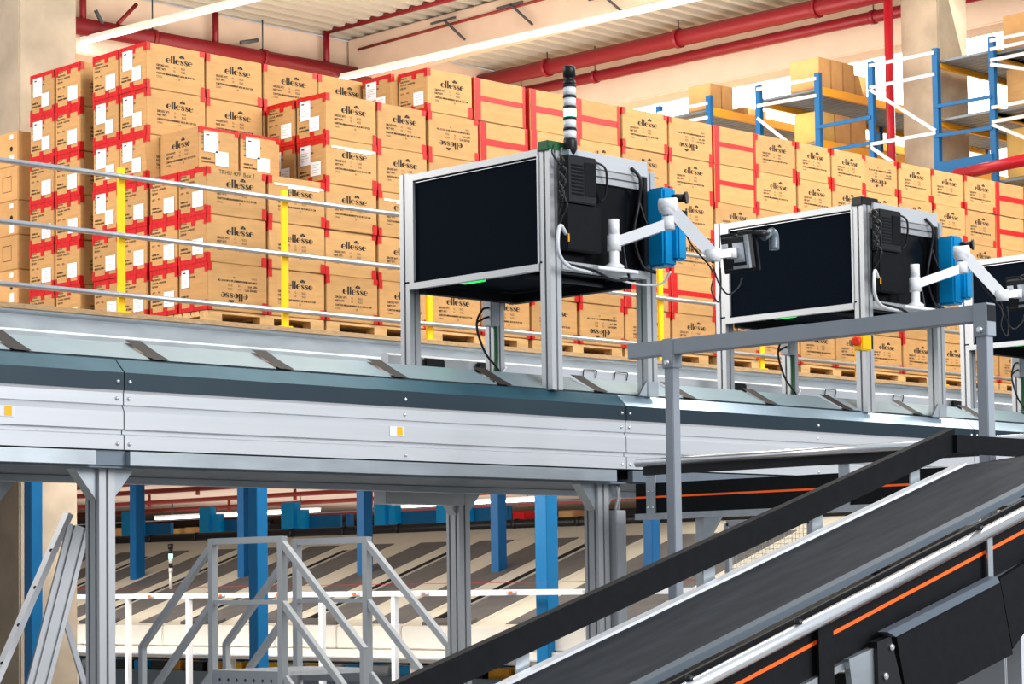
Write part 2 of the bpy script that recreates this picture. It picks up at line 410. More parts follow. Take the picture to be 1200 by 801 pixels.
XS = [10.826, 12.022, 13.165, 14.385, 15.60, 16.895, 18.185, 19.29, 20.505, 21.695]
NB = [3, 5] + [6]*8
gA = 'front row cartons stacked on pallets'
col_no = 0
CROSS = {(6, 5), (6, 4), (7, 5), (7, 4), (8, 5), (11, 5), (11, 4), (19, 5), (19, 4), (19, 3), (19, 2), (9, 1), (10, 1)}
INV = {(1, 0), (5, 4), (10, 5), (15, 5), (12, 2), (13, 1), (8, 0)}
CLEAR = {(3, 3), (2, 2), (4, 2), (13, 3)}
pn = ['leftmost', 'second', 'third', 'fourth', 'fifth', 'sixth', 'seventh', 'eighth', 'ninth', 'tenth']
for pi, x0 in enumerate(XS):
    x1 = XS[pi+1] if pi+1 < len(XS) else x0+1.19
    pallet(x0+.01, YF+.01, 'wooden pallet under carton stacks, %s of the front row from the left' % pn[pi])
    pitch = (x1-x0)/2
    for c in (0, 1):
        col_no += 1
        for L in range(NB[pi]):
            kind = 'std'; k = (col_no, L)
            if k in CROSS: kind = 'cross'
            elif k in INV: kind = 'inv'
            elif k in CLEAR: kind = 'clear'
            if k == (1, 2): kind = 'hand'
            xx = x0+c*pitch+.004
            lab = 'both' if (L >= 3 and c == 0 and pi == 1) else 'small'
            if (pi, c, L) == (0, 0, 0): lab = 'upper'
            W = W_
            if pitch > .62: W = .625
            if pitch < .585: W = .55
            if pi == 2 and L == 5:
                if c == 0: W = .525; xx = 13.165; lab = 'small'
                else: W = .625; xx = 13.71
            desc = {'std': 'brown carton, ', 'cross': 'red-taped cross carton, ', 'inv': 'carton with upside-down print, ', 'clear': 'carton with clear tape strip, ', 'hand': 'carton with handwritten code, '}[kind]
            lbl = desc+'%s layer up in %s front stack from left' % (ORD[L+1], ORD[col_no])
            put_carton(kind, lab, xx, YF+random.uniform(-.006, .012), Z0+L*LH, lbl, gA, W, jit=(W != .625))
    # rear halves of the pallet loads that the photo shows from the left
    if pi in (0, 1, 2):
        for L in range(NB[pi] if pi < 2 else 6):
            lab = 'both' if L in (3,) else 'small'
            if pi == 2 and L == 5: lab = 'both'
            put_carton('std', lab, x0+.004-(.077 if (pi, L) == (2, 5) else 0), YF+.385, Z0+L*LH,
                       'carton end with red tape, %s layer up, rear half of %s front pallet' % (ORD[L+1], pn[pi]), 'rear half cartons of the front pallets')
# the two cartons turned sideways on the first pallet
put_carton('turned', 'both', 10.955, 14.575, Z0+3*LH, 'carton turned sideways with two white labels, topmost on leftmost front pallet, left one', 'sideways cartons', jit=False)
put_carton('turned', 'both', 11.375, 14.575, Z0+3*LH, 'carton turned sideways on leftmost front pallet top, right one of two', 'sideways cartons', jit=False)
# second row (behind)
gB = 'second row cartons'
for pi, x0 in enumerate((10.826, 12.022)):
    pallet(x0+.01, 15.10, 'pallet of the second row, %s, hidden under cartons' % ('left' if pi == 0 else 'right'), W=1.16)
    for c in (0, 1):
        for L in range(6):
            if pi == 1 and L < 3 and False: continue
            put_carton('std', 'small' if L < 3 or c else 'both', x0+c*.598+.004, 15.095, Z0+L*LH,
                       'brown carton in the second row, %s layer up, %s column from left' % (ORD[L+1], ORD[pi*2+c+1]), gB)
for L in range(6):
    put_carton('std', 'both' if L in (2, 3, 4) else 'small', 10.83, 15.48, Z0+L*LH,
               'carton end in the second row, %s layer up, back column left of first' % ORD[L+1], gB)
# third row
gC = 'third row cartons'
pallet(10.836, 16.035, 'pallet of the third row at far left', W=.62)
for L in range(6):
    put_carton('std', 'small', 10.83, 16.03, Z0+L*LH, 'carton in the tall stack before the left pillar, front column, %s layer up' % ORD[L+1], gC)
    put_carton('std', 'both' if L > 3 else 'small', 10.83, 16.415, Z0+L*LH, 'carton in the tall stack before the left pillar, back column, %s layer up' % ORD[L+1], gC)
# fourth row: unprinted cartons with a black dot
pallet(10.836, 16.975, 'pallet of the plain carton stack at the left edge', W=.60, D=.6)
for L in range(6):
    b = MB().box(0, 0, 0, .56, .60, .298)
    o = bpy.data.objects.new('plain_carton', b.mesh('plain_carton', M['card2'], bevel=.006)); COL.objects.link(o)
    o.location = (10.83, 16.97, Z0+L*.30)
    tag(o, 'plain carton with %s in left-edge stack, %s layer up' % ('black dot and white sticker' if L % 2 else 'square outline', ORD[L+1]), 'box', 'plain cartons at the left edge')
    q = MB(); mp = mpL(.60, .0015)
    if L % 2:
        n = 14; q.add([mp(.50+.022*math.cos(2*PI*i/n), .15+.022*math.sin(2*PI*i/n)) for i in range(n)], [tuple(range(n))])
        local(q, 'black_dot', M['ink'], o)
        q = MB(); rect(q, mp, .47, .02, .54, .10); rect(q, mp, .47, .235, .53, .275); local(q, 'white_sticker', M['paper'], o)
    else:
        for (a, b_, c, d) in ((.36, .08, .50, .085), (.36, .21, .50, .215), (.36, .08, .364, .215), (.496, .08, .50, .215)): rect(q, mp, a, b_, c, d)
        local(q, 'printed_outline', M['ink2'], o)

# ---------------------------------------------------------------- mezzanine
struct(MB().box(4, 13.88, 3.735, 60, 60, 3.77).build('floor', M['ply']))          # chipboard deck
struct(MB().box(4, 14.0, 3.50, 60, 60, 3.735).build('ceiling', M['concb']))       # soffit of the deck seen from below
m = MB(); m.profyz([(13.90, 3.55), (13.96, 3.55), (13.96, 3.735), (13.90, 3.735), (13.90, 3.72), (13.93, 3.70), (13.93, 3.60), (13.90, 3.58)], 4, 40)
struct(m.build('trim_1', M['galv']))
struct(MB().box(-30, -20, -.1, 80, 80, 0).build('floor', M['floor']))
t = thing('guard_railing', (14, 13.93, 3.77), 'grey pipe guard railing with yellow posts along the mezzanine edge', 'railing')
for x in (8.20, 9.77, 11.30, 12.82, 14.30, 15.68, 17.12, 18.62, 20.1, 21.6):
    m = MB().box(x-.03, 13.925, 3.77, x+.03, 13.945, 4.845); m.box(x-.055, 13.905, 3.77, x+.055, 13.985, 3.782)
    m.build('post', M['yel'], t)
for z in (4.77, 4.338, 3.90):
    m = MB(); m.cyl((6.4, 13.90, z), (24, 13.90, z), .020, 12); m.build('rail', M['tube'], t)
for x in (8.20, 9.77, 11.30, 12.82, 14.30, 15.68, 17.12, 18.62, 20.1, 21.6):
    pass

# ------------------------------------------------------------------- sorter
X0, X1 = 2.5, 18.0
JT = [2.5, 5.62, 8.72, 11.84, 14.95, 18.0]
srt = thing('sorting_conveyor', (9, 8.6, 2.27), 'long silver sorting conveyor with dark upper band crossing the picture', 'conveyor')
for i in range(5):
    a, b = JT[i]+.003, JT[i+1]-.003
    pan = [(8.0, 2.338), (8.0, 2.398), (8.018, 2.404), (8.018, 2.420), (8.0, 2.424), (8.0, 2.495), (8.0, 2.4965), (8.014, 2.522), (8.004, 2.526), (8.004, 2.575), (8.0, 2.587), (8.05, 2.587), (8.05, 2.338)]
    MB().profyz(pan, a, b).build('side_panel', M['panel'], srt)
    MB().profyz([(7.996, 2.587), (7.996, 2.661), (8.03, 2.661), (8.03, 2.587)], a, b).build('dark_band', M['slate'], srt)
    MB().profyz([(7.996, 2.661), (8.062, 2.722), (8.075, 2.715), (8.02, 2.655)], a, b).build('sloping_trim', M['teal'] if i < 2 else M['trimS'], srt)
    for bx in ((b-.03), (b+.03), (a+b)/2+.03):
        m = MB()
        for z, yy in ((2.622, 7.996), (2.552, 8.004), (2.362, 8.0)):
            m.lathe([(.0095, 0), (.0095, .003), (.006, .007), (.001, .009)], (bx, yy, z), (0, -1, 0), 10)
        m.build('bolt_row', M['chrome'], srt)
for i, x in enumerate((5.04, 7.235, 9.62)):
    s_ = MB(); z = 2.45 if i < 2 else 2.45
    zz = at((5, 465, 925)[i], (481, 505, 530)[i], Y=7.998).z; xx = at((5, 465, 925)[i], 500, Y=7.998).x
    s_.box(xx-.045, 7.9965, zz-.022, xx+.045, 7.999, zz+.022); o = s_.build('sticker', M['paper'], srt)
    q = MB().box(xx, 7.9955, zz-.018, xx+.034, 7.9964, zz+.020); q.build('yellow_mark', M['yel'], o)
m = MB(); m.box(X0, 8.066, 2.60, X1, 8.09, 2.726); m.build('top_lip', M['slate'], srt)
# tilted flaps with brown gaps
fx = 4.50-.03; k = 0
while fx < 16:
    a = fx+.045; b = fx+.69-.045
    MB().add([(a, 8.07, 2.732), (b, 8.07, 2.732), (b-.03, 8.22, 2.815), (a-.03, 8.22, 2.815), (a, 8.08, 2.727), (b, 8.08, 2.727), (b-.03, 8.23, 2.809), (a-.03, 8.23, 2.809)],
             [(0, 1, 2, 3), (7, 6, 5, 4), (0, 3, 7, 4), (1, 5, 6, 2), (3, 2, 6, 7), (0, 4, 5, 1)]).build('tilted_flap', M['flap'], srt)
    g_ = MB()
    for q0, q1, (ya, za), (yb_, zb_) in ((.015, -.005, (8.066, 2.734), (8.12, 2.766)), (-.005, -.02, (8.12, 2.766), (8.17, 2.799)), (-.02, -.03, (8.17, 2.799), (8.215, 2.828))):
        g_.add([(b+q0, ya, za), (b+q0+.085, ya, za), (b+q1+.085, yb_, zb_), (b+q1, yb_, zb_)], [(0, 1, 2, 3)])
    g_.build('gap_seal', M['slot'], srt)
    fx += .69
MB().box(X0, 8.24, 2.70, X1, 9.28, 2.76).build('carrier_deck', M['galvD'], srt)
MB().profyz([(9.33, 2.72), (9.33, 3.005), (9.35, 3.018), (9.39, 3.018), (9.39, 2.72)], 8.28, X1).build('far_side_fence', M['panel'], srt)
MB().profyz([(9.33, 2.72), (9.33, 2.86), (9.35, 2.87), (9.39, 2.87), (9.39, 2.72)], X0, 8.28).build('far_side_fence', M['galv'], srt)
m = MB(); m.box(X0, 8.05, 2.337, X1, 9.36, 2.36); m.build('base_plate', M['galvD'], srt)
# lower channel, in lengths
for a, b in ((2.5, 5.47), (5.64, 8.63), (8.75, 12)):
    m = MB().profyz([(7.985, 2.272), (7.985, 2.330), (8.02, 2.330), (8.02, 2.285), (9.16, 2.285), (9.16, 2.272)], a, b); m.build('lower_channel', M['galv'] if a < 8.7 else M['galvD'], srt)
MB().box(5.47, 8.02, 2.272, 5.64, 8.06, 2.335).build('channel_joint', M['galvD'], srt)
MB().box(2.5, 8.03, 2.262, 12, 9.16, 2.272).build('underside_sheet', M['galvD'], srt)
MB().bar((3, 8.6, 2.245), (12, 8.75, 2.245), .05, .03).build('cable_tray', M['galv'], srt)
for px in (505, 592, 883, 1170, 833):     # recessed black grips and wire handles on the far fence
    pass
for x in (8.60, 9.0, 11.2, 13.6):
    m = MB().box(x-.075, 9.30, 2.94, x+.075, 9.328, 3.0); m.build('black_grip', M['blk'], srt, bevel=.008)
for x in (9.85, 10.12, 12.15, 12.55, 12.9):
    m = MB().path([(x-.055, 9.322, 2.965), (x-.055, 9.315, 3.0), (x-.045, 9.312, 3.008), (x+.045, 9.312, 3.008), (x+.055, 9.315, 3.0), (x+.055, 9.322, 2.965)], .0035, 6, 3)
    m.build('wire_handle', M['cable'], srt)
# legs: thing each
def leg(x, y, label, w=.08, d=.10, bracket=True):
    t = thing('conveyor_leg', (x, y, 0), label, 'support leg', 'aluminium legs under the sorting conveyor')
    MB().prism(slotpoly(w, d, 1, 2, .012, .014), (x, y, .012), (x, y, 2.262), (0, 1, 0)).build('post', M['alu'], t)
    MB().box(x-.09, y-.09, 0, x+.09, y+.09, .012).build('foot_plate', M['galv'], t)
    if bracket:
        for sx in (-1, 1):
            MB().add([(x+sx*w/2, y-.03, 2.262), (x+sx*(w/2+.11), y-.03, 2.262), (x+sx*w/2, y-.03, 2.13), (x+sx*w/2, y+.03, 2.262), (x+sx*(w/2+.11), y+.03, 2.262), (x+sx*w/2, y+.03, 2.13)],
                     [(0, 1, 2), (3, 5, 4), (0, 3, 4, 1), (1, 4, 5, 2), (0, 2, 5, 3)]).build('corner_bracket', M['galv'], t)
    return t
leg(5.60, 8.145, 'aluminium profile leg under the conveyor beside the leaning ladder')
leg(8.52, 9.05, 'slim aluminium leg under the conveyor between the stair and the blue column')
leg(8.66, 8.16, 'wide aluminium leg under the conveyor joint nearest the inclined belt')
leg(5.60, 9.05, 'rear aluminium leg at the left picture edge under the conveyor')
t = thing('leg_cover', (8.76, 8.10, 0), 'light grey steel cover box in front of the widest conveyor leg', 'cover')
MB().box(8.725, 8.08, .02, 8.80, 8.22, 2.13).build('cover_sheet', M['greyl'], t, bevel=.004)
MB().path([(8.75, 8.11, 2.13), (8.76, 8.10, 2.2), (8.745, 8.10, 2.262)], .008).build('hose', M['tube'], t)
MB().path([(8.78, 8.12, 2.13), (8.77, 8.10, 2.2), (8.765, 8.10, 2.262)], .008).build('hose', M['tube'], t)
MB().box(8.70, 8.06, 0, 8.82, 8.24, .02).build('foot', M['galv'], t)
o = MB().box(7.90, 8.93, 2.18, 8.46, 9.03, 2.262).build('cable_duct', M['alu'], None, .003); tag(o, 'short grey cable duct under conveyor left of slim leg', 'duct')

# -------------------------------------------------------- scanning machines
def machine(dx, n):
    x = 8.207+dx
    nm = ['nearest', 'middle', 'rightmost']
    lab = ['black scanner housing on aluminium posts with stack light, leftmost', 'black scanner housing with yellow emergency stop on its post, middle one', 'black scanner housing cut by right picture edge']
    t = thing('scanner_tunnel', (x+.4, 8.55, 2.72), lab[n], 'scanner')
    def post(px, py, zt, zb=2.722): MB().prism(slotpoly(.075, .075, 1, 1, .013, .016), (px, py, zb), (px, py, zt), (0, 1, 0)).build('post', M['alu'], t)
    post(x+.038, 8.038+.02, 3.93); post(x+.75, 8.058, 3.90); post(x+.038, 9.11, 3.95, 2.80); post(x+.665, 9.11, 3.35, 2.80)
    MB().box(x+.712-.0, 8.0195, 2.722, x+.79, 8.022, 2.80).build('foot_bracket', M['galv'], t)
    MB().add([(x+.70, 8.02, 2.722), (x+.64, 8.02, 2.722), (x+.70, 8.02, 2.80), (x+.70, 8.03, 2.722), (x+.64, 8.03, 2.722), (x+.70, 8.03, 2.80)], [(0, 2, 1), (3, 4, 5), (0, 1, 4, 3), (1, 2, 5, 4), (0, 3, 5, 2)]).build('foot_bracket', M['galv'], t)
    # frame on the left side
    fr = MB(); xa = x-.004; xb = x+.03
    fr.box(xa, 8.10, 3.905, xb, 9.07, 3.94); fr.box(xa, 8.10, 3.325, xb, 9.07, 3.36); fr.box(xa, 9.035, 3.36, xb, 9.07, 3.905); fr.box(xa, 8.095, 3.36, xb, 8.108, 3.905)
    fr.build('side_frame', M['alu'], t)
    MB().box(x+.012, 8.108, 3.36, x+.02, 9.035, 3.905).build('side_panel', M['felt'], t)
    m = MB(); m.box(x+.006, 8.108, 3.893, x+.010, 9.035, 3.8965); m.build('edge_bead', M['tube'], t)
    # front
    MB().box(x+.076, 8.0, 3.865, x+.712, 8.018, 3.945).build('top_plate', M['panel'], t, bevel=.002)
    m = MB(); m.box(x+.076, 8.01, 3.795, x+.712, 8.05, 3.862); m.build('top_rail', M['alu'], t)
    m = MB(); m.box(x+.076, 8.004, 3.826, x+.712, 8.0095, 3.831); m.build('rail_slot', M['aluD'], t)
    MB().box(x+.076, 8.03, 3.372, x+.712, 8.04, 3.795).build('front_panel', M['gloss'], t)
    MB().box(x+.076, 8.01, 3.33, x+.712, 8.06, 3.372).build('bottom_rail', M['alu'], t)
    MB().box(x-.0, 8.11, 3.90, x+.75, 9.07, 3.91).build('top_cover', M['gloss'], t)
    MB().box(x+.78, 8.10, 3.36, x+.79, 9.07, 3.90).build('far_panel', M['felt'], t)
    MB().box(x+.03, 9.10, 3.36, x+.75, 9.11, 3.90).build('back_panel', M['felt'], t)
    m = MB(); m.box(x+.03, 8.11, 3.335, x+.75, 8.16, 3.36); m.box(x+.03, 8.98, 3.30, x+.75, 9.03, 3.35); m.box(x+.70, 8.16, 3.30, x+.75, 8.98, 3.35)
    m.build('floor_frame', M['blk2'], t)
    MB().box(x+.0, 8.08, 3.361, x+.79, 9.11, 3.37).build('scan_window', M['felt'], t)
    MB().box(x+.08, 8.62, 3.335, x+.13, 8.78, 3.352).build('green_indicator', M['ledg'], t, bevel=.004)
    m = MB().cyl((x+.08, 8.30, 3.335), (x+.68, 8.30, 3.335), .02, 12); m.build('roller', M['blk'], t)
    MB().box(x-.01, 8.02, 3.925, x+.15, 8.095, 3.975).build('corner_cap', M['blk'] if n else M['green'], t, bevel=.004)
    # computer hung on the post
    pc = MB().box(x+.05, 7.94, 3.66, x+.26, 8.0, 3.90).build('computer', M['blk'], t, bevel=.005)
    q = MB(); 
    for i in range(9): q.box(x+.075, 7.9375, 3.70+i*.018, x+.16, 7.939, 3.709+i*.018)
    q.build('vent_grille', M['gloss'], pc)
    MB().box(x+.17, 7.936, 3.70, x+.25, 7.939, 3.87).build('drive_cover', M['blk2'], pc)
    pc2 = MB().box(x+.05, 7.95, 3.42, x+.30, 8.0, 3.655).build('control_box', M['blk2'], t, bevel=.005)
    MB().box(x+.052, 7.946, 3.46, x+.062, 7.9495, 3.50).build('orange_plug', M['rackor'], pc2)
    # cables on the post
    c = MB()
    for k, (z1, z2, bow) in enumerate(((3.88, 3.82, .05), (3.84, 3.74, .07), (3.80, 3.68, .06), (3.75, 3.60, .05), (3.70, 3.55, .07))):
        c.path([(x+.06, 7.97, z1), (x+.0, 7.95, z1+.01), (x-.03, 7.94-bow, (z1+z2)/2), (x+.0, 7.95, z2-.01), (x+.06, 7.97, z2)], .004, 6)
    c.build('cable_loops', M['cable'], t)
    MB().path([(x+.05, 7.96, 3.50), (x-.02, 7.93, 3.53), (x-.07, 7.90, 3.46), (x-.05, 7.91, 3.38), (x+.05, 7.94, 3.335), (x+.2, 7.93, 3.315)], .010, 8).build('white_cable', M['cablew'], t)
    MB().path([(x+.03, 7.94, 3.345), (x+.2, 7.92, 3.325), (x+.34, 7.92, 3.29), (x+.44, 7.90, 3.30), (x+.46, 7.93, 3.36), (x+.45, 7.95, 3.52)], .007, 8).build('black_cable', M['cable'], t)
    MB().path([(x+.30, 7.995, 3.90), (x+.36, 7.97, 3.86), (x+.39, 8.0, 3.74), (x+.37, 8.02, 3.70)], .006, 8).build('black_cable', M['cable'], t)
    MB().path([(x+.58, 7.995, 3.90), (x+.62, 7.97, 3.84), (x+.64, 8.0, 3.72), (x+.61, 8.01, 3.55), (x+.66, 8.0, 3.40), (x+.72, 7.96, 3.36)], .009, 8).build('black_cable', M['cable'], t)
    MB().path([(x+.64, 8.0, 3.74), (x+.68, 7.97, 3.60), (x+.76, 7.93, 3.56), (x+.80, 7.9, 3.60)], .005, 8).build('black_cable', M['cable'], t)
    MB().path([(x+.34, 8.0, 3.33), (x+.55, 7.96, 3.29), (x+.72, 7.93, 3.30), (x+.80, 7.93, 3.37)], .006, 8).build('white_cable', M['cablew'], t)
    # black strip and blue scanner
    MB().box(x+.665, 7.985, 3.40, x+.693, 8.015, 3.86).build('mounting_strip', M['blk'], t, bevel=.003)
    b = MB().box(x+.695, 7.88, 3.39, x+.80, 8.0, 3.80).build('blue_scanner', M['bluescan'], t, bevel=.012)
    MB().box(x+.76, 7.84, 3.42, x+.835, 7.90, 3.60).build('lens_cover', M['bluescan'], b, bevel=.012)
    m = MB(); m.cyl((x+.775, 7.88, 3.745), (x+.80, 7.82, 3.745), .022, 12); m.cyl((x+.80, 7.82, 3.745), (x+.805, 7.81, 3.745), .032, 14); m.build('lock_knob', M['blk'], b)
    MB().box(x+.78, 7.83, 3.61, x+.83, 7.88, 3.68).build('plug', M['blk'], b, bevel=.004)
    # monitor arm
    px = x+.37; py = 7.93
    arm = MB(); arm.lathe([(.050, 0), (.050, .018), (.030, .03), (.0265, .035), (.0265, .235)], (px, py, 3.345), n=18); arm.build('arm_pole', M['white'], t)
    MB().box(px-.17, py-.05, 3.328, px+.13, 8.02, 3.345).build('arm_clamp', M['white'], t, bevel=.003)
    e1 = Vector((px, py, 3.50)); e2 = Vector((x+.575, 7.74, 3.575))
    m = MB(); m.cyl((px, py, 3.44), (px, py, 3.52), .036, 18); m.cyl((px, py, 3.52), (px, py, 3.60), .028, 18); m.bar(e1+Vector((0, 0, -.02)), e2, .05, .052); m.cyl(e2-Vector((0, 0, .03)), e2+Vector((0, 0, .035)), .035, 18)
    o = m.build('lower_arm', M['white'], t)
    MB().box(0, 0, 0, .001, .001, .001)
    s0 = e2+Vector((0, 0, .045)); m = MB(); m.cyl(s0, s0+Vector((0, 0, .07)), .036, 18); m.cyl(s0+Vector((.02, -.04, .05)), s0+Vector((-.02, .04, .05)), .038, 18)
    m.build('elbow', M['white'], t)
    s1 = s0+Vector((0, 0, .05)); e3 = Vector((x+.698, 7.55, 3.405))
    m = MB(); m.bar(s1, e3, .038, .066); m.cyl(e3+Vector((.02, -.03, 0)), e3+Vector((-.02, .03, 0)), .034, 16); m.build('upper_arm', M['white'], t)
    MB().bar(s1+Vector((0, 0, -.045)), e3+Vector((0, 0, -.04)), .014, .012).build('arm_cable_clip', M['blk'], t)
    m = MB(); m.path([s1+Vector((0, -.02, 0)), s1+Vector((.03, -.05, -.06)), (s1+e3)/2+Vector((0, 0, -.07)), e3+Vector((-.01, 0, -.08)), e3+Vector((-.02, 0, -.18)), e3+Vector((.01, -.02, -.24)), e3+Vector((.03, -.02, -.15)), e3+Vector((.05, 0, -.06))], .0045, 6)
    m.path([e3+Vector((-.01, 0, -.05)), e3+Vector((.04, 0, -.14)), e3+Vector((.11, 0, -.19)), e3+Vector((.17, -.02, -.15)), e3+Vector((.20, -.02, -.10))], .0045, 6)
    m.build('hanging_cables', M['cable'], t)
    w0 = e3; w1 = e3+Vector((.085, -.05, .012))
    m = MB(); m.bar(w0, w1, .05, .04); m.cyl(w1-Vector((0, 0, .025)), w1+Vector((0, 0, .025)), .028, 14); m.build('wrist_joint', M['white'], t)
    # screen seen from behind
    n_ = Vector((.985, .05, .17)).normalized(); u_ = Vector((-.05, .998, 0)).normalized(); zz = n_.cross(u_).normalized()
    c0 = w1+n_*.03
    def slab(mb, c, hu, hz, d0, d1, tap=0):
        vs = []
        for d, g in ((d0, 1-tap), (d1, 1)):
            vs += [c+u_*(a*hu*g)+zz*(b_*hz*g)+n_*d for a, b_ in ((-1, -1), (1, -1), (1, 1), (-1, 1))]
        mb.add(vs, [(0, 1, 2, 3), (7, 6, 5, 4), (0, 4, 5, 1), (1, 5, 6, 2), (2, 6, 7, 3), (3, 7, 4, 0)])
    m = MB(); slab(m, c0, .095, .088, 0, .035, .12); slab(m, c0, .11, .102, .035, .055); sc_ = m.build('monitor', M['blk'], t, bevel=.003)
    m = MB(); slab(m, c0-u_*.03, .035, .05, -.012, .0); slab(m, c0-u_*.085, .008, .085, -.02, .0); slab(m, c0-zz*.075-u_*.04, .05, .008, -.018, .0); m.build('mounting_plate', M['tube'], sc_)
    m = MB(); slab(m, c0+u_*.06+zz*.03, .02, .02, -.003, -.001); m.build('white_sticker', M['paper'], sc_)
    # hand scanner in a holder beside the screen
    h0 = c0+n_*.05+zz*.03-u_*.135
    m = MB(); m.path([c0+zz*.07+n_*.02, c0+zz*.09+n_*.07, h0+zz*.05, h0+n_*.06+zz*.045], .018, 10); m.build('holder_arm', M['blk'], t)
    m = MB(); m.path([h0+n_*.085+zz*.055, h0+n_*.11+zz*.03, h0+n_*.10-zz*.04], .026, 12); m.path([h0+n_*.02+zz*.03, h0+n_*.09+zz*.05], .02, 12); m.build('hand_scanner', M['scan'], t)
    # cable box on rear post
    jb = MB().box(x+.56, 9.03, 3.17, x+.63, 9.10, 3.31).build('junction_box', M['greyl'], t, bevel=.005)
    for k in range(2):
        MB().path([(x+.56, 9.05, 3.27-k*.05), (x+.50, 9.04, 3.25-k*.05), (x+.45, 9.03, 3.16), (x+.50, 9.02, 3.02), (x+.60, 9.02, 2.93), (x+.64, 9.03, 2.86)], .006, 8).build('black_cable', M['cable'], t)
    MB().path([(x+.63, 9.05, 3.36), (x+.615, 9.05, 3.25), (x+.615, 9.05, 3.0), (x+.59, 9.04, 2.86)], .012, 8).build('green_cable', M['green'], t)
    MB().path([(x+.69, 9.05, 2.95), (x+.63, 9.03, 2.90), (x+.56, 9.0, 2.86)], .007, 8).build('grey_cable', M['cablew'], t)
    return t
for n in range(3): machine(2.596*n, n)
# stack light
t = thing('stack_light', (8.29, 7.975, 3.93), 'stack light with glowing green segment on the leftmost scanner housing', 'signal light')
lx, ly = at(668, 150, Y=7.975).x, 7.975
MB().box(lx-.03, 7.955, 3.895, lx+.03, 7.999, 3.93).build('mount', M['galv'], t)
MB().lathe([(.020, 3.86-3.93), (.034, -.04), (.034, .0), (.034, .012)], (lx, ly, 3.975), n=20).build('base', M['blk'], t)
z = 3.987
for k in range(5):
    mname = M['ledg2'] if k == 2 else M['white']
    MB().lathe([(.0315, 0), (.0315, .042)], (lx, ly, z), n=20).build('light_segment', mname, t)
    MB().lathe([(.034, 0), (.034, .013)], (lx, ly, z+.042), n=20).build('black_ring', M['blk'], t)
    z += .055
MB().lathe([(.0315, 0), (.0315, .02), (.022, .02), (.022, .04), (.0315, .04), (.0315, .09), (.028, .095)], (lx, ly, z), n=20).build('buzzer_cap', M['blk'], t)
MB().path([(lx, ly, 3.905), (lx+.0, ly-.01, 3.86), (lx-.06, ly, 3.84), (lx-.12, ly+.01, 3.90), (lx-.10, ly+.02, 3.95)], .0045, 6).build('cable', M['cable'], t)
# emergency stop
t = thing('emergency_stop', (10.76, 7.96, 3.09), 'yellow emergency stop box with red button on the middle housing post', 'switch')
p = at(1015, 400, Y=7.96)
MB().box(p.x-.045, 7.955, p.z-.050, p.x+.05, 8.018, p.z+.042).build('housing', M['yel'], t, bevel=.006)
MB().box(p.x+.052, 7.955, p.z-.04, p.x+.06, 8.018, p.z+.04).build('back_plate', M['blk'], t)
MB().lathe([(.014, 0), (.014, .02), (.028, .024), (.028, .042), (.018, .048)], (p.x-.035, 7.985, p.z), (-1, -.25, 0), 18).build('push_button', M['redbtn'], t)

# -------------------------------------------------------- railing in front
t = thing('platform_railing', (7.9, 6.2, 0), 'grey square tube railing with bolted corner sleeves before the conveyor', 'railing')
RX = 7.9
a = at(740, 412, X=RX); b = at(1158, 366, X=RX); ZR = (at(787, 399, X=RX).z+at(1150, 356, X=RX).z)/2
y1, y2 = at(787, 410, X=RX).y, at(1153, 366, X=RX).y
hw = .029
MB().box(RX-hw, y2-.02, ZR-.070, RX+hw, a.y, ZR).build('top_rail', M['grey'], t, bevel=.003)
for yy, e in ((y1, 0), (y2, 1)):
    MB().box(RX-hw+.004, yy-hw+.004, 0.0, RX+hw-.004, yy+hw-.004, ZR-.01).build('post', M['grey'], t, bevel=.003)
    MB().box(RX-hw-.004, yy-hw-.006, ZR-.13, RX+hw+.004, yy+hw+.004, ZR+.004).build('corner_sleeve', M['grey'], t, bevel=.003)
    MB().lathe([(.015, 0), (.015, .005), (.009, .011)], (RX-hw-.004, yy, ZR-.105), (-1, 0, 0), 12).build('bolt', M['chrome'], t)
MB().box(RX-hw, y2-hw-.008, ZR-.07, RX+hw, y2-hw-.006, ZR-.004).build('end_cap', M['blk'], t)

# ------------------------------------------------------- inclined conveyor
YB = 5.1; SL = .30
pa = at(590, 801, Y=YB)
XE = 7.45; ZE = 2.187
def zb(x): return ZE-(XE-x)*SL if x < XE else ZE+(x-XE)*.12
t = thing('inclined_conveyor', (6.5, 4.8, 1.2), 'black belt conveyor rising to the right with orange stripe, nearest the camera', 'conveyor')
XA, XZ = 3.2, 8.55
def seg(mb, y0, y1, d0, d1, x0=XA, x1=XE):
    mb.add([(x0, y0, zb(x0)+d0), (x1, y0, zb(x1)+d0), (x1, y1, zb(x1)+d0), (x0, y1, zb(x0)+d0), (x0, y0, zb(x0)+d1), (x1, y0, zb(x1)+d1), (x1, y1, zb(x1)+d1), (x0, y1, zb(x0)+d1)],
           [(0, 1, 2, 3), (7, 6, 5, 4), (0, 4, 5, 1), (1, 5, 6, 2), (2, 6, 7, 3), (3, 7, 4, 0)])
    return mb
m = seg(MB(), 4.60, YB-.02, -.01, .0); seg(m, 4.60, YB-.02, -.01, 0, XE, XZ); m.build('belt', M['rubber'], t)
seg(MB(), YB-.03, YB+.012, -.03, .010).build('far_edge_strip', M['white'], t)
m = seg(MB(), 4.555, 4.60, -.02, .004); seg(m, 4.555, 4.60, -.02, .004, XE, XZ); m.build('near_edge_strip', M['edge'], t)
seg(MB(), YB+.006, YB+.03, -.20, -.03).build('far_side_plate', M['galvD'], t)
m = seg(MB(), 4.46, 4.555, -.06, -.03); seg(m, 4.45, 4.47, -.20, -.045); seg(m, 4.45, 4.47, -.20, -.045, XE, XZ); m.build('near_side_plate', M['blk2'], t)
seg(MB(), 4.50, 4.515, -.055, -.015).build('inner_lip', M['blk'], t)
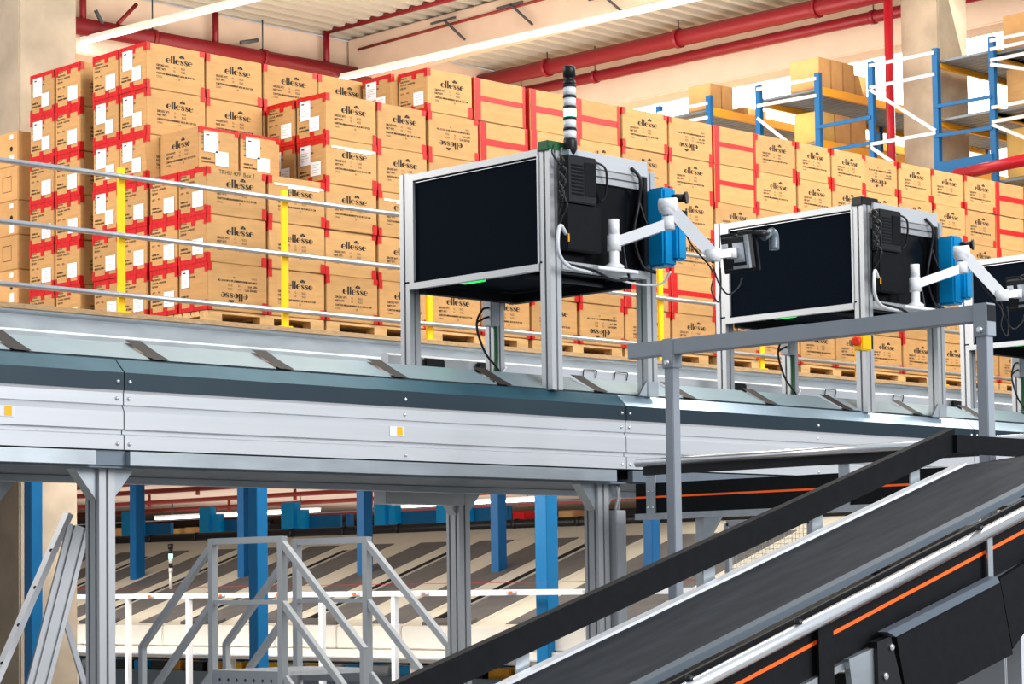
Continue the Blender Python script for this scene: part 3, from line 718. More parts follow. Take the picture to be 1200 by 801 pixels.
m = MB(); m.cyl((XA, 4.40, zb(XA)-.018), (XE, 4.40, zb(XE)-.018), .0225, 16); m.cyl((XE, 4.40, zb(XE)-.018), (XZ, 4.40, zb(XZ)-.018), .0225, 16); m.build('guide_tube', M['chrome'], t)
m = seg(MB(), 4.447, 4.4497, -.106, -.094); seg(m, 4.447, 4.4497, -.106, -.094, XE, XZ); m.build('orange_stripe', M['orange'], t)
seg(MB(), 4.43, 4.50, -.222, -.20).build('lower_flange', M['tube'], t)
seg(MB(), 4.50, YB-.02, -.25, -.23, XA, XE).build('return_belt', M['blk'], t)
# guards on the far side
g = MB(); gx0, gx1 = XA, at(1117, 530, Y=YB+.03).x
def guard(mb, y0, y1, x0, x1, c0, h): seg(mb, y0, y1, c0, c0+h, x0, x1)
guard(g, YB+.02, YB+.06, gx0, gx1, .052, .092); g.build('side_guard', M['blk2'], t)
g = MB(); p0 = at(1122, 530, Y=YB-.0); p1 = at(1122, 509, Y=YB)
g.box(p0.x, YB, p0.z, p0.x+1.1, YB+.05, p1.z); g.build('end_guard', M['blk2'], t)
for x in (4.2, 5.1, 6.0, 6.6, 7.2):
    m = MB().box(x-.03, YB+.031, zb(x)-.15, x+.03, YB+.037, zb(x)+.10); m.build('guard_bracket', M['galv'], t)
# brackets on the near side
def brk(x, mt, w, d0=-.205, name='bracket'):
    m = MB(); z0 = zb(x)
    m.box(x-w/2, 4.425, z0+d0, x+w/2, 4.432, z0-.03); m.box(x-w/2, 4.425, z0-.037, x+w/2, 4.45, z0-.03)
    return m.build(name, mt, t)
xb = at(970, 760, Y=4.42).x; brk(xb, M['blk2'], .075, -.25)
xb2 = at(1162, 640, Y=4.42).x; brk(xb2, M['galv'], .03, -.24)
for px in (806, 935, 1150):
    x = at(px, 700, Y=4.40).x; MB().cyl((x, 4.40, zb(x)-.004), (x, 4.40, zb(x)+.018), .012, 10).build('clamp_knob', M['blk'], t)
# cover plates below
def lowpoly(pts, y0, y1, name, mt):
    P_ = [at(a_, b_, Y=y0) for a_, b_ in pts]
    m = MB(); n = len(P_); V_ = [Vector((p.x, y0, p.z)) for p in P_]+[Vector((p.x, y1, p.z)) for p in P_]
    m.add(V_, [tuple(range(n)), tuple(range(2*n-1, n-1, -1))]+[(i, i+n, (i+1) % n+n, (i+1) % n) for i in range(n)])
    return m.build(name, mt, t)
lowpoly([(1050, 742), (1172, 682), (1187, 766), (1100, 812), (1062, 812)], 4.40, 4.425, 'drive_cover', M['blk2'])
lowpoly([(1040, 740), (1168, 675), (1172, 682), (1050, 746)], 4.385, 4.425, 'cover_edge', M['edge'])
lowpoly([(1172, 678), (1230, 640), (1230, 700), (1187, 760)], 4.41, 4.43, 'drive_cover', M['blk2'])
lowpoly([(1028, 752), (1044, 745), (1060, 815), (1030, 815)], 4.395, 4.43, 'hinge_plate', M['blk'])
lowpoly([(995, 772), (1028, 757), (1032, 815), (1000, 815)], 4.41, 4.432, 'mounting_plate', M['galv'])
for px, py in ((1046, 758), (1039, 792)):
    p = at(px, py, Y=4.39); MB().lathe([(.012, 0), (.012, .005), (.006, .009)], (p.x, 4.395, p.z), (0, -1, 0), 12).build('bolt', M['chrome'], t)
for x, y in ((3.6, 4.5), (3.6, 5.1), (6.9, 4.5), (6.9, 5.08)):
    MB().box(x-.03, y-.03, 0, x+.03, y+.03, zb(x)-.22).build('leg', M['greyl'], t)
o = MB(); pz = at(1180, 780, Y=4.9)
cab = thing('control_cabinet', (pz.x+.2, 4.9, 0), 'grey steel cabinet below the belt at the bottom right corner', 'cabinet')
MB().box(7.0, 4.62, 0, 7.4, 4.98, 1.86).build('cabinet_body', M['greyl'], cab, bevel=.004)
MB().box(7.03, 4.612, .1, 7.37, 4.62, 1.83).build('cabinet_door', M['greyl'], cab, bevel=.003)

# cross conveyor feeding the sorter
t = thing('cross_conveyor', (8.8, 6.6, 0), 'black cross conveyor with orange stripe behind the railing posts', 'conveyor')
XC = 8.6
yl = 7.83; yr = 4.9
MB().box(XC, yr, 2.10, XC+.02, yl, 2.25).build('side_plate', M['blk2'], t)
MB().box(XC-.002, yr, 2.176, XC-.0003, yl, 2.186).build('orange_stripe', M['orange'], t)
MB().box(XC+.02, yr, 2.20, XC+.60, yl, 2.22).build('belt', M['rubber'], t)
MB().box(XC+.60, yr, 2.10, XC+.62, yl, 2.25).build('side_plate', M['blk2'], t)
MB().box(XC-.01, yr, 2.07, XC+.06, yl, 2.10).build('lower_flange', M['tube'], t)
MB().cyl((XC-.045, yr, 2.352), (XC-.045, 7.78, 2.352), .021, 14).build('guide_tube', M['chrome'], t)
MB().box(XC-.03, yr, 2.29, XC-.01, 7.75, 2.335).build('rubber_strip', M['blk'], t)
for yy in (7.72, 6.52, 5.4):
    m = MB().box(XC-.012, yy-.03, 2.095, XC-.004, yy+.03, 2.33); m.build('upright_bracket', M['galv'], t)
    m = MB()
    for dz in (2.13, 2.21):
        for dy in (-.017, .017): m.lathe([(.007, 0), (.004, .006)], (XC-.012, yy+dy, dz), (-1, 0, 0), 8)
    m.build('bolts', M['chrome'], t)
for yy in (7.42, 5.9):
    m = MB().box(XC+.02, yy-.035, 0, XC+.07, yy+.035, 2.07); m.build('leg', M['greyl'], t)
    MB().add([(XC+.0, yy-.035, 2.07), (XC+.0, yy-.14, 2.07), (XC+.0, yy-.035, 1.93), (XC+.02, yy-.035, 2.07), (XC+.02, yy-.14, 2.07), (XC+.02, yy-.035, 1.93)], [(0, 1, 2), (3, 5, 4), (0, 3, 4, 1), (1, 4, 5, 2), (0, 2, 5, 3)]).build('gusset', M['galv'], t)
# meshed guard frame beneath it
t = thing('mesh_guard', (9.6, 6.9, 0), 'white framed wire mesh guard under the cross conveyor', 'guard')
xg = 9.5; p = at(853, 613, X=xg); p2 = at(950, 608, X=xg)
for a_, b_ in (((xg, p.y, 0), (xg, p.y, p.z)), ((xg, p.y, p.z), (xg, p2.y, p.z)), ((xg, p2.y, 0), (xg, p2.y, p.z))):
    MB().bar(a_, b_, .03, .03, (0, 0, 1) if a_[2] == p.z else (0, 1, 0)).build('frame_bar', M['greyl'], t)
m = MB(); yy = p2.y
while yy < p.y: m.box(xg-.0008, yy-.0008, .9, xg+.0008, yy+.0008, p.z); yy += .025
zz = .9
while zz < p.z: m.box(xg-.0008, p2.y, zz-.0008, xg+.0008, p.y, zz+.0008); zz += .025
m.build('wire_mesh', M['greyl'], t)

# --------------------------------------------------------------- step bridge
t = thing('step_bridge', (10.28, 12.65, 0), 'grey steel step bridge with handrails and mesh platform below the conveyor', 'stairs')
XN, XF, YL, YR = 9.9, 10.66, 13.03, 12.26; ZT = 2.085; ZP = 1.19; hb = .022
def gb(name, p, q, w=.040, h=.044, up=(0, 0, 1), mt='greym'): return MB().bar(p, q, w, h, up).build(name, M[mt], t)
for x in (XN, XF):
    for y in (YL, YR):
        gb('post', (x, y, 0), (x, y, ZT+.02), .05, .05, (0, 1, 0))
    gb('top_rail', (x, YR, ZT), (x, YL, ZT)); gb('middle_rail', (x, YR, 1.66), (x, YL, 1.66), .03, .03)
    for s_, y in ((1, YL), (-1, YR)):
        ye = y+s_*.84; ze = 1.345
        gb('handrail', (x, y, ZT-.02), (x, ye, ze)); gb('lower_handrail', (x, y, 1.66), (x, y+s_*.84, .92))
        gb('post', (x, ye, 0), (x, ye, ze+.01), .044, .044, (0, 1, 0))
        gb('stringer', (x, y, ZP-.08), (x, y+s_*1.1, ZP-.08-.97), .03, .14)
MB().box(XN-.02, YR, ZP-.13, XN+.01, YL, ZP).build('platform_edge', M['grey'], t)
m = MB().box(XF, YR, ZP-.10, XF+.02, YL, ZP); m.build('platform_edge', M['grey'], t)
m = MB()
for i in range(7): m.lathe([(.011, 0), (.011, .0015)], (XN-.0205, YR+.10+i*.095, ZP-.065), (-1, 0, 0), 10)
m.build('hole_row', M['dark'], t)
m = MB()
k = 0
y = YR
while y < YL: m.box(XN+.012, y, ZP-.03, XF-.001, y+.005, ZP); y += .03
x = XN+.03
while x < XF: m.box(x, YR, ZP-.028, x+.004, YL, ZP-.002); x += .06
m.build('platform_grating', M['greyl'], t)
for s_, y in ((1, YL), (-1, YR)):
    for i in range(1, 5): MB().box(XN+.02, y+s_*(i*.235)-.11, ZP-i*.225, XF-.02, y+s_*(i*.235)+.11, ZP-i*.225+.03).build('tread', M['greyl'], t)

# --------------------------------------------------------- building columns
def conc_col(x0, y0, x1, y1, z1, label):
    o = MB().box(x0, y0, 0, x1, y1, z1).build('concrete_column', M['conc'], None, .015); return tag(o, label, 'column')
conc_col(11.44, 17.9, 12.06, 18.5, 10.5, 'thick concrete column at the left picture edge behind the cartons')
conc_col(25.0, 17.285, 25.66, 17.88, 10.5, 'concrete column at upper right between the blue racks')
gcol = 'blue square steel columns carrying the mezzanine'
def blue_col(px0, px1, X=None, Y=None, label='', z1=3.5, mt='blue'):
    a_ = at((px0+px1)/2, 640, X=X, Y=Y); w = (px1-px0)*( (a_-CAM).dot(FW))/F/1.41
    m = MB().box(a_.x-w/2, a_.y-w/2, .015, a_.x+w/2, a_.y+w/2, z1)
    t = thing('steel_column', (a_.x, a_.y, 0), label, 'column', gcol)
    m.build('shaft', M[mt], t, bevel=.004); MB().box(a_.x-w, a_.y-w, 0, a_.x+w, a_.y+w, .015).build('base_plate', M[mt], t)
    return a_
blue_col(28, 50, Y=14.2, label='blue steel column in front of the concrete column at lower left')
blue_col(291, 314, Y=14.2, label='thick blue steel column seen through the step bridge', mt='blue')
blue_col(627, 654, Y=14.2, label='thick blue steel column left of the wide conveyor leg', mt='blue')
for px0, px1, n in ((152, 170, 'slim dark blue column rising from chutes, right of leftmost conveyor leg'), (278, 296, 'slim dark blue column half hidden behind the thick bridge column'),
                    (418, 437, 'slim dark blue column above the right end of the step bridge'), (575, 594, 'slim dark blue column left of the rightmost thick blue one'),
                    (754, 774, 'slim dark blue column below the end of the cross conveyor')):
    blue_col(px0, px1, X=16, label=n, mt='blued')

# ------------------------------------------------------------------ chutes
CP = .935
def chute_unit(y, n, dark):
    t = thing('sorting_chute', (15.7, y+CP/2, 1.1), 'beige sloping parcel chute with %s, %s from the right' % ('grey mat and black channel' if dark else 'plain grey mat', ORD[n+1]), 'chute', 'parcel chutes')
    a = math.atan2(.82, 2.4)
    def zc(x): return 1.385+(x-14.5)*.342
    def sl(y0, y1, x0, x1, d0, d1, name, mt):
        MB().add([(x0, y0, zc(x0)+d0), (x1, y0, zc(x1)+d0), (x1, y1, zc(x1)+d0), (x0, y1, zc(x0)+d0), (x0, y0, zc(x0)+d1), (x1, y0, zc(x1)+d1), (x1, y1, zc(x1)+d1), (x0, y1, zc(x0)+d1)],
                 [(0, 1, 2, 3), (7, 6, 5, 4), (0, 4, 5, 1), (1, 5, 6, 2), (2, 6, 7, 3), (3, 7, 4, 0)]).build(name, M[mt], t)
    sl(y, y+CP-.006, 14.5, 17.35, -.04, 0, 'slide_bed', 'chute')
    sl(y+.08, y+.58, 14.56, 16.95, 0, .006, 'slide_mat', 'mat_')
    if dark:
        sl(y+.60, y+.72, 14.56, 16.75, 0, .012, 'channel', 'blk2'); sl(y+.585, y+.597, 14.8, 16.75, 0, .02, 'channel_edge', 'chute')
        sl(y+.08, y+.72, 14.52, 14.62, 0, .03, 'end_stop', 'mat_')
    MB().box(14.44, y, 1.17, 14.50, y+CP-.012, 1.385).build('lip_panel', M['chutel'], t, bevel=.012)
y = 9.6; n = 0
while y < 27.5:
    chute_unit(y, n, n % 2 == 0); y += CP; n += 1
# frame under and black tube over the chutes
t = thing('chute_frame', (14.6, 19, 0), 'white steel frame rail and posts carrying the lower edge of the chutes', 'frame')
MB().box(14.40, 9.6, 1.05, 14.56, 27.5, 1.165).build('lower_beam', M['chutel'], t)
MB().box(14.36, 9.6, 1.085, 14.40, 27.5, 1.10).build('beam_slot', M['greyl'], t)
y = 10.4
while y < 27: MB().box(14.46, y-.04, 0, 14.54, y+.04, 1.05).build('leg', M['chutel'], t); y += 2.8
MB().box(17.2, 9.6, 0, 17.3, 27.5, .2).build('rear_sill', M['dark'], t)
t = thing('lamp_rail', (14.25, 18, 0), 'white horizontal rail with small orange lamps in front of the chutes', 'rail')
MB().box(14.22, 9.6, 1.665, 14.27, 27.5, 1.715).build('rail_bar', M['white'], t)
MB().box(14.23, 9.6, 1.775, 14.236, 27.5, 1.779).build('red_cord', M['redl'], t)
for px in (221, 377, 150, 462, 60): 
    a_ = at(px, 705, X=14.25); MB().box(14.23, a_.y-.025, 0, 14.28, a_.y+.025, 1.665).build('rail_post', M['white'], t)
for px in (175, 258, 325, 415, 496, 598, 688):
    a_ = at(px, 698, X=14.2); l = MB().box(14.205, a_.y-.06, 1.68, 14.22, a_.y+.06, 1.702).build('marker_lamp', M['greyl'], t)
    MB().box(14.20, a_.y-.02, 1.682, 14.205, a_.y+.025, 1.70).build('orange_lens', M['orange'], l)
o = MB().cyl((17.38, 9.6, 2.40), (17.38, 27.5, 2.40), .055, 14); m = o
yy = 10
while yy < 27: m.cyl((17.38, yy, 2.40), (17.38, yy+.06, 2.40), .062, 14); yy += .94
tag(m.build('hose_pipe', M['blk']), 'long black tube along the top of the parcel chutes', 'pipe')
# small beacon on the chute
t = thing('stack_light', (15.3, 0, 0), 'tiny stack light with green lamp standing on the chutes', 'signal light')
a_ = at(200, 655, X=15.6); t.location = (15.6, a_.y, 1.78)
MB().cyl((15.6, a_.y, 1.76), (15.6, a_.y, 1.95), .02, 10).build('stand', M['chutel'], t)
z = 1.95
for k in range(5): MB().cyl((15.6, a_.y, z), (15.6, a_.y, z+.05), .024, 12).build('light_segment', (M['white'], M['blk'], M['white'], M['ledg2'], M['blk'])[k], t); z += .052
MB().cyl((15.6, a_.y, z), (15.6, a_.y, z+.06), .03, 10).build('cap', M['blk'], t)
# blue brackets behind
gb_ = 'light blue posts behind the chutes'
for i, (p0, p1) in enumerate(((147, 158), (238, 250), (334, 349), (443, 456), (516, 540))):
    a_ = at(p0, 600, X=19); b_ = at(p1, 600, X=19)
    t = thing('machine_post', (19, (a_.y+b_.y)/2, 2.0), 'light blue post behind the chute tops, %s from the left' % ORD[i+1], 'post', gb_)
    w = .16
    MB().box(18.93, b_.y, 0, 19.05, a_.y, 2.86).build('post', M['bluel'], t, bevel=.005)
    MB().box(19.06, b_.y-.75, 2.46, 19.12, b_.y-.06, 2.68).build('panel', M['blue'], t, bevel=.005)
    MB().box(18.95, b_.y-.16, 2.44, 19.06, b_.y-.05, 2.76).build('bracket', M['bluel'], t)
# shelves with goods far behind (seen between the posts)
gs = 'goods behind the chutes'
cols = [('cardy', 'yellow'), ('card', 'brown'), ('paper', 'white'), ('redsh', 'red'), ('card2', 'tan'), ('blk', 'black')]
t = thing('storage_shelf', (21.6, 21, 0), 'dark shelf rack holding small goods behind the chute tops', 'shelf')
MB().box(21.4, 12, 2.44, 21.9, 33, 2.47).build('shelf_board', M['dark'], t)
MB().box(21.9, 12, 1.6, 21.95, 33, 2.72).build('back_panel', M['dark'], t)
MB().box(21.4, 12, 2.82, 21.42, 33, 2.84).build('rail', M['tube'], t)
for yy in (13, 16, 19, 22, 25, 28, 31): MB().box(21.42, yy, 0, 21.5, yy+.08, 2.8).build('upright', M['blued'], t)
random.seed(3)
spots = [(60+150, 0), (225, 4), (262, 1), (300, 5), (380, 1), (392, 5), (480, 2), (492, 1), (503, 1), (612, 3), (655, 2), (667, 4), (676, 0), (120+5, 4), (136, 1)]
for i, (px, c) in enumerate(spots):
    a_ = at(px, 605, X=21.5); w = random.uniform(.16, .3); h = random.uniform(.15, .3)
    o = MB().box(21.43, a_.y-w/2, 2.47, 21.7, a_.y+w/2, 2.47+h).build('goods_box', M[cols[c][0]], None, .01)
    tag(o, '%s package on the dark shelf behind chutes, %s from left' % (cols[c][1], ORD[1+sorted(s[0] for s in spots).index(px)]), 'box', gs)
# sorting bins and dark machinery below
t = thing('low_conveyor', (15.3, 18, 0), 'dark low conveyor frame running below the chute beams', 'conveyor')
MB().box(15.1, 9.6, .78, 15.9, 27.5, .83).build('bed', M['dark'], t); MB().box(15.05, 9.6, .70, 15.1, 27.5, .88).build('side_rail', M['galvD'], t)
MB().box(14.9, 9.6, .60, 14.93, 27.5, .63).build('rail', M['galv'], t)
MB().box(16.2, 9.6, 0, 16.3, 27.5, .95).build('back_sheet', M['dark'], t)
yy = 10
while yy < 27: MB().box(15.12, yy, 0, 15.2, yy+.08, .78).build('leg', M['dark'], t); yy += 1.3
cs = ['yel', 'bluel', 'rackor', 'white', 'blk']; cn = ['yellow', 'blue', 'orange', 'white', 'black']
i = 0; yy = 14.4
while yy < 24.5:
    c = (i*7+i//3) % 5; L_ = (.26, .34, .2, .3)[i % 4]
    o = MB(); o.box(15.12, yy, .832, 15.4, yy+L_, .98); o = o.build('storage_bin', M[cs[c]], None, .01)
    tag(o, '%s bin on the low conveyor, %s from the right' % (cn[c], (ORD+['twenty-second', 'twenty-third', 'twenty-fourth', 'twenty-fifth', 'twenty-sixth', 'twenty-seventh', 'twenty-eighth', 'twenty-ninth', 'thirtieth', 'thirty-first', 'thirty-second', 'thirty-third', 'thirty-fourth', 'thirty-fifth', 'thirty-sixth'])[i+1]), 'bin', 'coloured bins under the chutes')
    yy += L_+.06; i += 1

# left: leaning ladder, profile and strut
t = thing('leaning_rail', (6.2, 9.6, 0), 'white perforated rail leaning at lower left in front of concrete column', 'rail')
p0 = at(80, 602, Y=9.5); p1 = at(0, 785, Y=9.5); d = (p1-p0); q = p0+d*(p0.z/(p0.z-p1.z))
for off in (0,):
    o_ = Vector((0, off, 0)); MB().bar(p0+o_, q+o_, .05, .03, (1, 0, .3)).build('side_rail', M['white'], t)
for k in range(1, 12):
    c = p0+(q-p0)*(k/12); MB().lathe([(.009, 0), (.009, .003)], c+Vector((-.0155, -.0155, 0)), (-1, -1, 0), 8).build('hole', M['dark'], t)
a_ = at(72, 655, Y=9.5)
t = thing('leaning_profile', (5.9, 8.9, 0), 'double aluminium profile leaning against the leftmost conveyor leg', 'profile')
p0 = at(92, 617, Y=8.75); p1 = at(45, 801, Y=8.75); q = p0+(p1-p0)*(p0.z/(p0.z-p1.z))
MB().prism(slotpoly(.10, .05, 2, 1), p0, q, (.45, .9, 0)).build('profile_bar', M['alu'], t)
t = thing('diagonal_strut', (6.0, 9.2, 0), 'thin grey diagonal strut beside the leftmost conveyor leg', 'strut')
p0 = at(72, 712, Y=9.2); p1 = at(97, 795, Y=9.2); q = p0+(p1-p0)*(p0.z/(p0.z-p1.z))
MB().bar(p0, q, .028, .012, (0, 1, 0)).build('strut_bar', M['greyl'], t)
o = thing('plastic_strip', (5.2, 8.6, 2.2), 'slanting clear plastic strip under the conveyor at far left', 'strip')
a_ = at(0, 553, Y=8.5); b_ = at(88, 545, Y=8.9)
MB().bar(a_+Vector((-.6, -.2, .0)), b_, .04, .012).build('strip', M['cablew'], o)

# ----------------------------------------------------------------- the roof
def deck(x0, x1, y0, y1, z, mt, name='ceiling', kind=True):
    m = MB(); p = .30; y = y0; prof = []
    while y < y1:
        prof += [(y, z), (y+.11, z), (y+.14, z+.07), (y+.27, z+.07)]; y += p
    n = len(prof); vs = [(x0, a, b) for a, b in prof]+[(x1, a, b) for a, b in prof]
    m.add(vs, [(i, i+1, i+1+n, i+n) for i in range(n-1)])
    o = m.build(name, mt); return struct(o)
deck(12, 28.4, 12, 28, 10.55, M['deck'])
M['deckw'] = mat('self_lit_roof_deck', (.8, .78, .72), .5, emit=(1, .95, .88), estr=.75)  # emission added so the far deck looks lit; it is no lamp
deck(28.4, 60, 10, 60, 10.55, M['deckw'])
def cbeam(x0, y0, z0, x1, y1, z1, label, name='concrete_beam'):
    return tag(MB().box(x0, y0, z0, x1, y1, z1).build(name, M['concb'], None, .02), label, 'beam')
cbeam(24.0, 14, 9.93, 24.45, 27.95, 10.54, 'pale concrete roof beam running to upper right above the cartons')
cbeam(28.0, 12, 9.70, 28.5, 50, 10.54, 'pale concrete roof beam below the thick red pipes')
cbeam(12, 28, 9.55, 28.0, 28.5, 10.54, 'pale concrete girder at upper left behind the red pipe')
M['wall'] = mat('cream_wall', (.78, .62, .50), .9, noise=.03, scale=1)
struct(MB().box(8, 28.6, 3.77, 28.0, 28.8, 10.54).build('wall_back', M['wall']))
M['wallr'] = mat('pale_wall', (.80, .72, .60), .9, noise=.03, scale=1)
struct(MB().box(55, 5, 3.77, 55.3, 60, 10.54).build('wall_right', M['wallr']))
struct(MB().box(27.6, 60, 3.77, 60, 60.3, 10.54).build('wall_far', M['wallr']))
m = MB(); m.box(23.9, 27.75, 9.9, 28, 28.0, 10.2)
for i, (a_, b_) in enumerate(((31, 38), (43, 52))):
    struct(MB().box(a_, 20+i*0, 10.50, b_, 36, 10.53).build('window_%d' % (i+1), M['sky']))
# pipes
def pipe(pts, r, label, mt='redp', hang=None):
    t = thing('red_pipe', pts[0], label, 'pipe')
    m = MB()
    for a_, b_ in zip(pts, pts[1:]): m.cyl(a_, b_, r, 14)
    m.build('pipe', M[mt], t)
    if hang:
        a_, b_ = Vector(pts[0]), Vector(pts[1])
        for f in hang:
            c = a_+(b_-a_)*f
            h = MB(); h.cyl(c, (c.x, c.y, 10.54), .012, 6); h.build('hanger', M['aluD'], t)
            d = (b_-a_).normalized(); h = MB().cyl(c-d*.04, c+d*.04, r*1.18, 14); h.build('clamp', M[mt], t)
    return t
pipe([(27, 28.0, 10.30), (27, 12, 10.12)], .13, 'thick red sprinkler pipe under the roof deck, upper one at top right', hang=(.1, .28, .45, .6, .8))
pipe([(27.3, 28.0, 10.06), (27.3, 12, 9.90)], .09, 'thinner red pipe just below the thick roof pipe', hang=(.15, .5))
pipe([(27, 18.35, 10.18), (24.8, 17.93, 9.85), (24.8, 17.93, 3.8)], .058, 'vertical red riser pipe left of the right concrete column', mt='redl')
pa_ = at(85, 29, Y=27.8); pb_ = at(430, 90, Y=27.8)
pipe([pa_, pb_], .125, 'red pipe running along the girder at upper left', hang=(.25, .62))
def up(px, r, top, n):
    c = pa_+(pb_-pa_)*((px-85)/(430-85)); pipe([c, (c.x, c.y, top)], r, n)
up(96, .05, 10.5, 'thin red branch pipe at the top left corner'); 
up(243, .05, 10.5, 'thin red vertical branch pipe above the girder pipe'); 
c = pa_+(pb_-pa_)*((378-85)/(345)); e_ = at(378, 36, Y=c.y); f_ = at(500, 5, X=e_.x)
pipe([c, (c.x, c.y, e_.z), (c.x, c.y-6, e_.z-.05)], .05, 'thin red branch pipe bending under the roof deck')
tag(MB().cyl(at(480, 95, X=26), at(500, 40, X=25.5), .03, 8).build('brace', M['redp']), 'slanting thin red brace above the pale beam lamp', 'brace')
pz = [at(1120, 205, X=23.8), at(1230, 181, X=23.8)]
t = pipe(pz, .075, 'glossy red pipe in front of the racks at the right edge', mt='redl')
# wall brackets on the beam
for i, (px, py) in enumerate(((505, 28), (582, 10), (690, 0))):
    a_ = at(px, py, X=23.9); t = thing('beam_bracket', a_, 'thin grey bracket on pale roof beam, %s from left' % ORD[i+1], 'bracket', 'beam brackets')
    MB().bar(a_, a_+Vector((0, -.55, -.0)), .03, .03).build('arm', M['aluD'], t); MB().bar(a_+Vector((0, -.3, 0)), a_+Vector((0, -.75, -.38)), .03, .03).build('stay', M['aluD'], t)
tag(MB().cyl(at(420, 58, X=23.985), at(640, -2, X=23.985), .022, 8).build('conduit', M['redd']), 'thin reddish brown conduit along the pale roof beam', 'conduit')
for i, (px, py, qx, qy) in enumerate(((112, 12, 120, 28), (160, 5, 138, 28), (282, 50, 302, 47))):
    a_ = at(px, py, Y=27.7); b_ = at(qx, qy, Y=27.7)
    tag(MB().cyl(a_, b_, .03, 8).build('girder_brace', M['aluD'] if i != 1 else M['redp']), ('small dark brace at top left near pipe', 'slanting red brace at top left above pipe', 'small grey bracket on the girder above pipe')[i], 'bracket')
# strip lights
def strip(p, q, label, w=.12, glow=1.0):
    t = thing('strip_light', p, label, 'lamp')
    p = Vector(p); q = Vector(q)
    MB().bar(p, q, w, .06).build('light_rail', M['lampw'], t)
    MB().bar(p+Vector((0, 0, -.035)), p+(q-p)*glow+Vector((0, 0, -.035)), w*.7, .02).build('diffuser', M['lamp'], t)
a_ = at(392, 92, X=23.7); b_ = at(830, -6, X=23.7)
strip(a_, b_, 'long strip light under the pale roof beam, above the cartons', .16, .35)
a_ = at(86, 50, X=19); b_ = at(300, -3, X=19)
strip(a_, b_, 'bright strip light at upper left above the tall carton stack', .16, .35)
strip((31, 36, 10.0), (31, 18, 9.9), 'strip light beyond the roof beam at upper right', .2)

# -------------------------------------------------------------------- racks
XR = 24.5
YU = [22.9, 21.76, 20.82, 19.93, 18.91, 18.03, 17.01, 16.16, 15.1]
t = thing('pallet_rack', (XR+1.5, 19, 3.77), 'blue pallet rack frames with orange beams and metal decks at upper right', 'rack')
NX = 3; PX = 2.75
for ix in range(NX):
    for iy, y in enumerate(YU):
        if ix and 16.9 < y < 18.1: continue
        zt = 8.56
        MB().box(XR+ix*PX, y-.04, 3.77, XR+ix*PX+.07, y+.04, zt).build('upright', M['blued'], t)
# white bracing in the frame ends
def br(y0, z0, y1, z1, mt='greyl', x=XR-.01, w=.045):
    mt = 'blued' if mt == 'blue' else mt
    MB().bar((x, y0, z0), (x, y1, z1), .02, w).build('brace', M[mt], t)
br(21.76, 8.45, 20.82, 8.45); br(21.76, 8.25, 20.82, 8.25)
br(19.93, 8.50, 18.91, 8.48); br(19.93, 8.27, 18.91, 8.25); br(19.93, 8.1, 18.91, 7.3)
br(18.03, 8.5, 17.01, 8.5); br(18.03, 8.21, 17.01, 8.22); br(18.03, 8.19, 17.01, 7.49); br(18.03, 7.46, 17.01, 7.46); br(18.03, 7.42, 17.01, 6.7)
br(16.16, 8.5, 15.1, 8.5); br(16.16, 8.39, 15.1, 8.39); br(16.16, 8.25, 15.1, 8.25); br(16.16, 7.65, 15.1, 7.65); br(16.16, 8.2, 15.1, 7.9); br(16.16, 7.47, 15.1, 7.47); br(16.16, 7.44, 15.1, 6.9)
br(18.91, 7.82, 18.03, 7.82, 'blue'); br(18.91, 7.48, 18.03, 7.48, 'blue'); br(20.82, 7.6, 19.93, 7.6, 'blue')
br(17.01, 7.80, 16.16, 7.79, 'blue'); br(17.01, 7.42, 16.16, 7.40, 'blue'); br(17.01, 6.95, 16.16, 6.95, 'blue', w=.25)
SH = [(21.76, 20.82, 8.40, 1), (19.93, 18.91, 8.38, 1), (19.93, 18.91, 7.66, 0), (17.0, 16.16, 8.42, 0), (17.0, 16.16, 7.66, 0), (16.16, 15.1, 8.38, 0), (16.16, 15.1, 7.64, 0), (16.16, 15.1, 6.75, 0), (21.76, 20.82, 7.5, 0)]
for ya, yb, z, k in SH:
    xs = XR+.07 if k != 2 else 26.2
    for y in (ya-.0, yb+.0):
        MB().box(xs, y-.025, z-.11, XR+2*PX, y+.025, z).build('orange_beam', M['rackor'], t)
    m = MB(); x = xs
    while x < XR+2*PX: m.box(x, yb+.03, z-.045, x+.10, ya-.03, z-.015); x += .125
    m.build('metal_deck', M['galvD'], t)
gr = 'cartons stored on the blue rack'
nb = [0]
def rackbox(x, y, z, w, d, h, c='card2', what='brown'):
    nb[0] += 1
    tag(MB().box(x, y, z, x+w, y+d, z+h).build('storage_carton', M[c], None, .008), '%s carton on the blue rack, %s' % (what, placew[nb[0]-1]), 'box', gr)
placew = ['top shelf at the left, left one', 'top shelf at the left, right one', 'top shelf at the left, small low one further right',
          'middle bay top shelf, first from left', 'middle bay top shelf, second from left', 'middle bay top shelf, third from left', 'middle bay top shelf, fourth from left',
          'middle bay lower shelf, first from left', 'middle bay lower shelf, second from left', 'middle bay lower shelf, third from left',
          'right edge top shelf, beside the last upright', 'right edge middle shelf, large with open flap', 'right edge lower shelf, large yellowish',
          'right edge lower shelf, deeper one', 'behind right column on far shelf, first', 'behind right column on far shelf, second', 'behind right column on far shelf, third',
          'right of concrete column on lower far shelf, yellowish', 'right of concrete column on lower far shelf, darker']
rackbox(24.65, 20.9, 8.405, .24, .42, .37); rackbox(24.91, 20.9, 8.405, .24, .42, .37); rackbox(25.5, 21.0, 8.405, .5, .4, .16)
for k in range(4): rackbox(24.65+k*.27, 18.98, 8.385, .255, .50, .43 if k < 3 else .3)
for k in range(3): rackbox(24.65+k*.36, 19.0, 7.665, .34, .42, .42, 'card2' if k else 'cardy')
